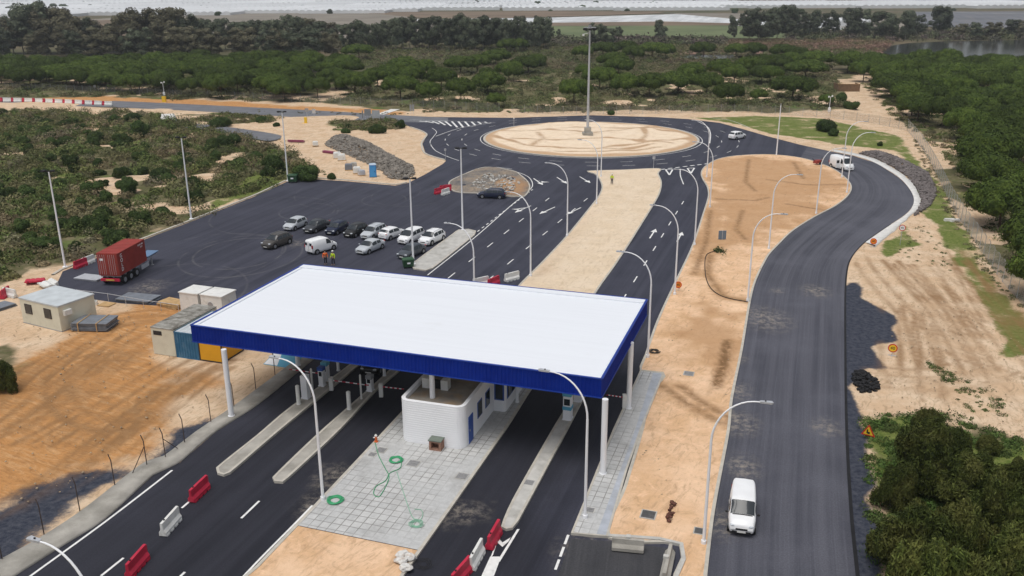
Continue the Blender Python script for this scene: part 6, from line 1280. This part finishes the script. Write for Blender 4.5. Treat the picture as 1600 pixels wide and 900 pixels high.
# distinct dark bushes in the left scrub and elsewhere
bushes = [(5, 172, 18), (208, 181, 30), (180, 186, 26), (60, 187, 22), (115, 190, 18), (70, 203, 26), (150, 212, 34), (190, 218, 30), (220, 205, 38), (45, 270, 26), (8, 271, 20), (190, 283, 30), (155, 262, 20), (187, 268, 26), (222, 262, 22), (252, 268, 42), (278, 258, 24), (315, 255, 26), (375, 248, 36), (198, 280, 22), (188, 308, 14), (115, 381, 24), (275, 200, 16), (345, 190, 34), (410, 185, 22), (432, 192, 12), (590, 201, 26), (625, 194, 20), (545, 197, 14), (955, 174, 14), (1137, 395, 10), (540, 202, 16), (480, 270, 50), (430, 262, 48), (518, 272, 18), (355, 222, 40), (400, 238, 26), (40, 300, 40), (90, 330, 36), (150, 352, 44), (220, 340, 40), (180, 368, 50), (60, 375, 40), (1290, 195, 44), (1302, 205, 22), (1375, 222, 12), (1330, 165, 26), (1315, 150, 24)]
for qx, qy in poisson(GL([(-30, 195), (200, 195), (330, 215), (440, 240), (430, 270), (290, 325), (95, 400), (-30, 425)]), 5.2, 77, 900)[:75]:
    v_ = np.array([qx, qy, .8-CH]); c_ = v_@_F; bushes.append((800+FPX*(v_@_R)/c_, 450-FPX*(v_@_U)/c_, random.uniform(.9, 2.0)*2*FPX/c_))
LMK = [('the right end of the concrete headwall track', 345, 215), ('the middle of the left photo edge', 20, 270), ('the red container', 200, 440), ('the leftmost floodlight pole', 102, 418), ('the floodlight pole on the car park kerb', 299, 343), ('the floodlight pole with the dumpster', 450, 283), ('the white concrete headwall', 263, 190), ('the far left red and white barrier row', 90, 163), ('the left photo edge above the cabin', 0, 330), ('the large grey framed sign', 588, 191), ('the roundabout mast', 918, 213), ('the white camera pole on the right', 1295, 178)]
LMW = [np.array(G(a, b)) for _, a, b in LMK]; near_ = []
for px_, py_, wpx in bushes:
    q = np.array(G(px_, py_, .6)); dd = [np.linalg.norm(q-l) for l in LMW]; k = int(np.argmin(dd)); near_.append((k, dd[k]))
def bushlab(i):
    k, dv = near_[i]; return '%s nearest dark rounded bush to %s' % (ORD2[sorted([d2 for k2, d2 in near_ if k2 == k]).index(dv)], LMK[k][0])
for i, (px_, py_, wpx) in enumerate(bushes):
    q = G(px_, py_+wpx*.12, .6); dep = q[1]*math.cos(PITCH)+CH*math.sin(PITCH); s = wpx/2*dep/FPX
    plant(BUSH, q[0], q[1], s*1.1, s*random.uniform(1.3, 1.9), bushlab(i), 'dark bushes in the left scrub' if px_ < 700 else 'bushes on the right verge', 'bush', 'bush')
# spray of weeds in the median
# foreground shrubby trees at bottom right
def feather(seed, n=26000):
    r_ = np.random.default_rng(seed); L = [(0, 0, .35, .42, .34)]
    for k in range(46): a = r_.uniform(0, 6.28); q = r_.uniform(.05, .9); s = r_.uniform(.10, .20); L.append((q*math.cos(a), q*math.sin(a), r_.uniform(.25, .95)*(1.05-.45*q), s, s*r_.uniform(.9, 1.5)))
    V, F, lv = crown(L, n, .024, 2.6, seed, core=.40, jit=.7, spr=(.8, 1.45))
    return mesh_np('crown', V, F, M['nearleaf'], {'lv': lv})
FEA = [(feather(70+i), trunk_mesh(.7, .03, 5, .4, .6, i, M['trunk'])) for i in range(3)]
THK = [(1450, 722, 110, 4.6), (1400, 760, 60, 3.0), (1510, 755, 110, 3.6), (1430, 850, 130, 4.6), (1500, 850, 110, 4.6), (1560, 800, 100, 3.8), (1610, 830, 110, 4.2), (1580, 905, 120, 4.4), (1460, 935, 150, 5.0), (1530, 960, 130, 4.6), (1640, 760, 90, 3.4), (1400, 920, 60, 2.8), (1680, 880, 120, 4.4), (1590, 735, 60, 2.0), (1455, 668, 60, 2.6), (1620, 960, 140, 5), (1700, 800, 120, 4), (1545, 690, 40, 1.2), (1490, 700, 70, 2.6)]
rk = lambda y: 0 if y < 770 else 1 if y < 870 else 2
for i, (px_, py_, wpx, hh) in enumerate(THK):
    q = G(px_, py_+8, hh*.4); dep = q[1]*math.cos(PITCH)+CH*math.sin(PITCH); s = wpx/2*dep/FPX*1.12
    plant(FEA, q[0], q[1], s, hh*1.0, '%s olive shrub tree from the road in the %s rank of the lower right thicket' % (ORD2[sorted([t_[0] for t_ in THK if rk(t_[1]) == rk(py_)]).index(px_)], ('back', 'middle', 'front')[rk(py_)]), 'shrub trees of the lower right thicket', 'shrub_tree', 'shrub')
for px_, py_, wpx, lab in ((-5, 585, 60, 'dark bush at the left photo edge beside the orange dirt'), (-30, 570, 60, 'dark bush just cut by the left photo edge'),):
    q = G(px_, py_+10, 1); s = wpx/2*q[1]/FPX*1.1; plant(FEA, q[0], q[1], s, 2.6, lab, None, 'shrub_tree', 'shrub')
# scrub mass
def scrub(name, polys, n, rmin, rmax, nl, leaf, pal, seed, hf=.75, dens=.15, lab='low olive and brown scrub covering the dunes', zoff=0., road=True):
    r_ = np.random.default_rng(seed); P = []
    for poly in polys:
        w_ = GL(poly); A_ = np.array(w_); q = r_.uniform(A_.min(0), A_.max(0), (n*6, 2)); q = q[inside(q, w_)]; P.append(q)
    P = np.concatenate(P); P = P[r_.permutation(len(P))]
    z_ = zones(P[:n*3]); keep = (z_['scrub'] > .45+r_.uniform(-.2, .3, len(z_['scrub']))) if dens else np.ones(len(P[:n*3]), bool)
    P = P[:n*3][keep]; P = (P[sdf(P, OUTW) > 1.2] if road else P)[:n]; n = len(P)
    rad = r_.uniform(rmin, rmax, n)*(1+.5*(r_.random(n) < .12)); pal = np.array(pal); gn = np.clip(.5+.9*vnoise(P, 11, 21), 0, 1)[:, None]; col = (pal[r_.integers(0, len(pal), n)]*(1-.55*gn)+np.array([.085, .125, .035])*.55*gn)*r_.uniform(.7, 1.35, (n, 1))
    d_ = r_.normal(size=(n*nl, 3)); d_ /= np.linalg.norm(d_, axis=1)[:, None]; d_[:, 2] = np.abs(d_[:, 2])
    k = np.repeat(np.arange(n), nl); zb = np.array([zat(*p) for p in P])
    lump = 1+.28*np.sin(d_[:, 0]*7+k)*np.cos(d_[:, 1]*6+k*2)
    rr = rad[k]*lump*r_.uniform(.7, 1.08, n*nl); C = np.column_stack([P[k, 0]+d_[:, 0]*rr, P[k, 1]+d_[:, 1]*rr, zb[k]+d_[:, 2]*rr*hf-.05+zoff])
    V, F = leaves(C, d_, leaf, 1.7, .38, r_); tint = np.repeat(col[k]*r_.uniform(.6, 1.45, (n*nl, 1)), 3, axis=0)
    ob(name, mesh_np(name, V, F, M['scrub'], {'tint': tint}), kind='stuff', label=lab, cat='scrub')
PAL = [(.17, .155, .07), (.2, .165, .09), (.13, .14, .05), (.23, .18, .11), (.1, .125, .04), (.17, .135, .08), (.21, .18, .12), (.10, .13, .04)]
PALG = [(.17, .14, .085), (.14, .135, .065), (.20, .165, .105), (.12, .125, .065), (.10, .12, .05)]
scrub('scrub', [[(-120, 174), (180, 174), (260, 182), (420, 225), (500, 262), (440, 286), (300, 340), (95, 416), (20, 436), (-120, 450)]], 1150, .6, 2.3, 330, .15, PAL, 31)
scrub('scrub', [[(-60, 148), (480, 163), (840, 176), (1000, 172), (1200, 178), (1330, 172), (1320, 130), (1290, 100), (900, 100), (600, 100), (500, 130), (-60, 132)]], 2500, .7, 2.1, 110, .18, PALG, 32, lab='brownish scrub between the pines beyond the fence')
scrub('scrub', [[(560, 104), (1300, 104), (1380, 78), (1050, 66), (850, 66), (540, 72)]], 2300, .9, 2.2, 60, .24, PALG+[(.12, .085, .065)], 33, dens=0, lab='far brown and olive scrub below the field trees')
scrub('scrub', [[(1350, 655), (1440, 640), (1640, 700), (1720, 960), (1380, 1000), (1362, 800)]], 420, .25, .7, 160, .07, [(.05, .10, .02), (.06, .08, .025), (.07, .12, .03)], 34, dens=0, lab='fresh green undergrowth below the thicket')
scrub('scrub', [[(290, 182), (360, 177), (450, 186), (430, 196), (320, 198)], [(520, 192), (610, 186), (636, 196), (610, 206), (520, 205)]], 420, .5, 1.2, 90, .13, PAL, 35, lab='scrub tufts on the sand by the far road')
scrub('reeds', [[(1040, 62), (1400, 60), (1380, 80), (1060, 82)]], 1100, .9, 1.8, 45, .26, [(.21, .125, .095), (.18, .12, .085), (.24, .16, .12)], 36, dens=0, lab='reddish brown reeds at the left end of the lake')
scrub('lakeside_brush', [[(1230, 64), (1700, 62), (1700, 46), (1230, 48)], [(860, 62), (1130, 62), (1130, 70), (860, 72)]], 1100, 2.0, 4.2, 50, .55, [(.115, .09, .08), (.13, .10, .085), (.085, .085, .06), (.10, .08, .075)], 37, dens=0, lab='leafless greyish brush along the lake and field edge')
scrub('scrub', [[(1330, 112), (1400, 150), (1470, 200), (1530, 260), (1570, 330), (1640, 420), (1760, 420), (1720, 110)]], 900, .5, 1.3, 60, .16, [(.05, .06, .025), (.07, .07, .035)], 44, dens=0, lab='dark undergrowth beneath the right forest')
scrub('scrub', [[(1345, 130), (1400, 190), (1475, 240), (1520, 320), (1580, 420), (1620, 480), (1640, 500), (1560, 330), (1480, 210), (1400, 150)]], 500, .4, 1.0, 90, .12, PAL, 38, dens=0, lab='low scrub at the foot of the right forest')
# dry grass tufts along right fence and on the sand
scrub('dry_grass', [[(1425, 215), (1445, 232), (1490, 320), (1535, 385), (1610, 480), (1590, 485), (1520, 400), (1470, 320)]], 600, .2, .45, 70, .07, [(.26, .21, .13), (.20, .17, .10), (.17, .17, .08)], 39, dens=0, lab='dry pale grass along the right fence')
scrub('weeds', [[(1480, 590), (1540, 600), (1600, 650), (1500, 660)], [(1440, 560), (1500, 590), (1480, 600)], [(1395, 385), (1440, 350), (1480, 380), (1500, 430), (1400, 400)]], 130, .12, .35, 60, .05, [(.12, .13, .05), (.09, .12, .04)], 40, dens=0, lab='small weeds on the pale sand')
q = G(1124, 394); MB().add(*[(lambda V, F: (V.tolist(), F.tolist()))(*leaves(np.array([[rng.normal(0, .35), rng.normal(0, .6), rng.uniform(0, .3)] for _ in range(160)]), np.tile([0, 0, 1.], (160, 1)), .12, 1.6))][0]).build('weed_clump', M['bush'], kind='stuff', label='green weed clump in the orange median by the black cable', cat='weeds', loc=(q[0], q[1], .15))

scrub('weeds', [[(818, 446), (850, 412), (890, 370), (896, 372), (858, 418), (830, 448)], [(885, 372), (925, 325), (932, 326), (895, 372)]], 34, .12, .35, 50, .06, [(.16, .15, .07), (.11, .12, .05)], 41, dens=0, lab='weeds and clods along the kerb of the pale median', zoff=.16, road=False)
scrub('weeds', [[(1060, 420), (1160, 420), (1150, 640), (1010, 640)], [(1120, 270), (1300, 275), (1200, 380), (1110, 380)], [(900, 265), (1000, 265), (1000, 275), (930, 275)]], 46, .08, .22, 40, .05, [(.20, .16, .09), (.13, .13, .05)], 42, dens=0, lab='sparse dry tufts on the bare medians', zoff=.16, road=False)
scrub('scrub', [[(400, 176), (640, 182), (640, 178), (400, 172)], [(660, 176), (1000, 176), (1000, 172), (660, 170)], [(430, 240), (480, 250), (520, 275), (440, 270)]], 170, .2, .7, 70, .10, PALG, 43, dens=0, lab='small tufts along the sandy verge of the far road')
# ------------------------------------------------------------------ people
M['skin'] = mat('skin', (.45, .27, .19), .6, .3); M['hiv'] = mat('hi_vis_yellow', (.55, .75, .03), .6, .2); M['hio'] = mat('hi_vis_orange', (.85, .16, .03), .6, .2); M['trou'] = mat('dark_trousers', (.03, .035, .05), .8, .2); M['helmet'] = mat('helmet_white', (.75, .75, .72), .4, .4); M['hair'] = mat('dark_hair', (.02, .015, .012), .8, .2)
def skin(name, verts, edges, radii, m, parent, sub=1):
    me = bpy.data.meshes.new(name); me.from_pydata(verts, edges, []); me.materials.append(m); o = ob(name, me, parent); md = o.modifiers.new('skin', 'SKIN'); md.use_smooth_shade = True
    for i, r_ in enumerate(radii): me.skin_vertices[0].data[i].radius = r_ if isinstance(r_, tuple) else (r_, r_)
    me.skin_vertices[0].data[0].use_root = True; s = o.modifiers.new('subsurf', 'SUBSURF'); s.levels = sub; s.render_levels = sub; return o
def person(p, rz, vest, lab, hat=False, z=0., stride=.1, armf=.15):
    x, y = G(*p); t = thing('person', lab, 'person', (x, y, z), rz)
    V = [(0, 0, .95), (0, 0, 1.15), (0, 0, 1.38), (0, 0, 1.50), (0, -.01, 1.60), (0, -.015, 1.72), (-.09, 0, .90), (-.11, -stride, .50), (-.12, -stride*.4, .09), (-.12, -stride*.4-.16, .04), (.09, 0, .90), (.11, stride*.5, .50), (.12, stride, .09), (.12, stride-.16, .04),
         (-.19, 0, 1.40), (-.27, .02, 1.14), (-.28, -armf, .90), (-.28, -armf-.06, .80), (.19, 0, 1.40), (.27, .02, 1.14), (.28, -armf*.5, .90), (.28, -armf*.5-.05, .80)]
    Eg = [(0, 1), (1, 2), (2, 3), (3, 4), (4, 5), (0, 6), (6, 7), (7, 8), (8, 9), (0, 10), (10, 11), (11, 12), (12, 13), (2, 14), (14, 15), (15, 16), (16, 17), (2, 18), (18, 19), (19, 20), (20, 21)]
    Rr = [(.15, .11), (.14, .10), (.17, .11), .055, (.085, .10), (.075, .085), .085, .06, .045, .035, .085, .06, .045, .035, .06, .045, .035, .03, .06, .045, .035, .03]
    me = skin('body', V, Eg, Rr, M['skin'], t)
    skin('trousers', [(0, 0, .98), (-.09, 0, .88), (-.11, -stride, .50), (-.12, -stride*.4, .12), (.09, 0, .88), (.11, stride*.5, .50), (.12, stride, .12)], [(0, 1), (1, 2), (2, 3), (0, 4), (4, 5), (5, 6)], [(.17, .13), .105, .08, .07, .105, .08, .07], M['trou'], t)
    skin('jacket', [(0, 0, 1.0), (0, 0, 1.2), (0, 0, 1.40), (-.19, 0, 1.40), (-.27, .02, 1.14), (-.28, -armf, .90), (.19, 0, 1.40), (.27, .02, 1.14), (.28, -armf*.5, .90)], [(0, 1), (1, 2), (2, 3), (3, 4), (4, 5), (2, 6), (6, 7), (7, 8)], [(.18, .13), (.18, .13), (.19, .13), .085, .065, .05, .085, .065, .05], vest, t)
    for s_ in (-.12, .12): MB().blob((s_, -.05+(stride if s_ > 0 else -stride*.4), .05), (.05, .13, .05), 1, .05, 1).build('shoe', M['black'], t)
    if hat: MB().blob((0, -.01, 1.74), (.13, .15, .10), 3, .02, 2).build('helmet', M['helmet'], t)
    else: MB().blob((0, .01, 1.73), (.10, .11, .09), 3, .03, 2).build('hair', M['hair'], t)
person((509, 413), R(20), M['hio'], 'person in orange jacket standing right behind the canopy roof edge'); person((521, 414), R(-30), M['hiv'], 'person in yellow jacket standing beside the one in orange', True)
person((956, 289), R(160), M['hiv'], 'worker in yellow vest standing alone on the pale sand median', True, .12, .05); person((1283, 262), R(60), M['trou'], 'person in dark clothes bending near the red machine behind the work van', False, .0, .05, .3)
x, y = G(1277, 258); t = thing('compactor', 'small red machine on the sand beside the work van', 'machine', (x, y, .14), .4); MB().box(-.7, .7, -.45, .45, .25, .8, taper=.06).build('body', M['cred'], t); MB().tube([(-.7, 0, .7), (-1.3, 0, 1.2)], .04, 6).build('handle', M['black'], t)
for s_ in (-.45, .45): MB().disc((.2, s_, .25), (0, 1, 0), .25, .12, 14).build('wheel', M['tyre'], t)

# ------------------------------------------------------------------ haze
hm = bpy.data.materials.new('haze'); hm.use_nodes = True; t = hm.node_tree; t.nodes.remove(t.nodes['Principled BSDF']); v = t.nodes.new('ShaderNodeVolumePrincipled'); v.inputs['Color'].default_value = (.88, .93, 1, 1); v.inputs['Density'].default_value = .00016; v.inputs['Anisotropy'].default_value = 0.2
t.links.new(v.outputs[0], t.nodes['Material Output'].inputs['Volume'])
MB().box(-12500, 12500, -3500, 12500, -1.8, 42).build('haze', hm, kind='stuff', label='thin pale haze over the plain', cat='haze')
for o in list(bpy.data.objects):
    if o.get('kind') == 'structure' and 'category' in o: del o['category']
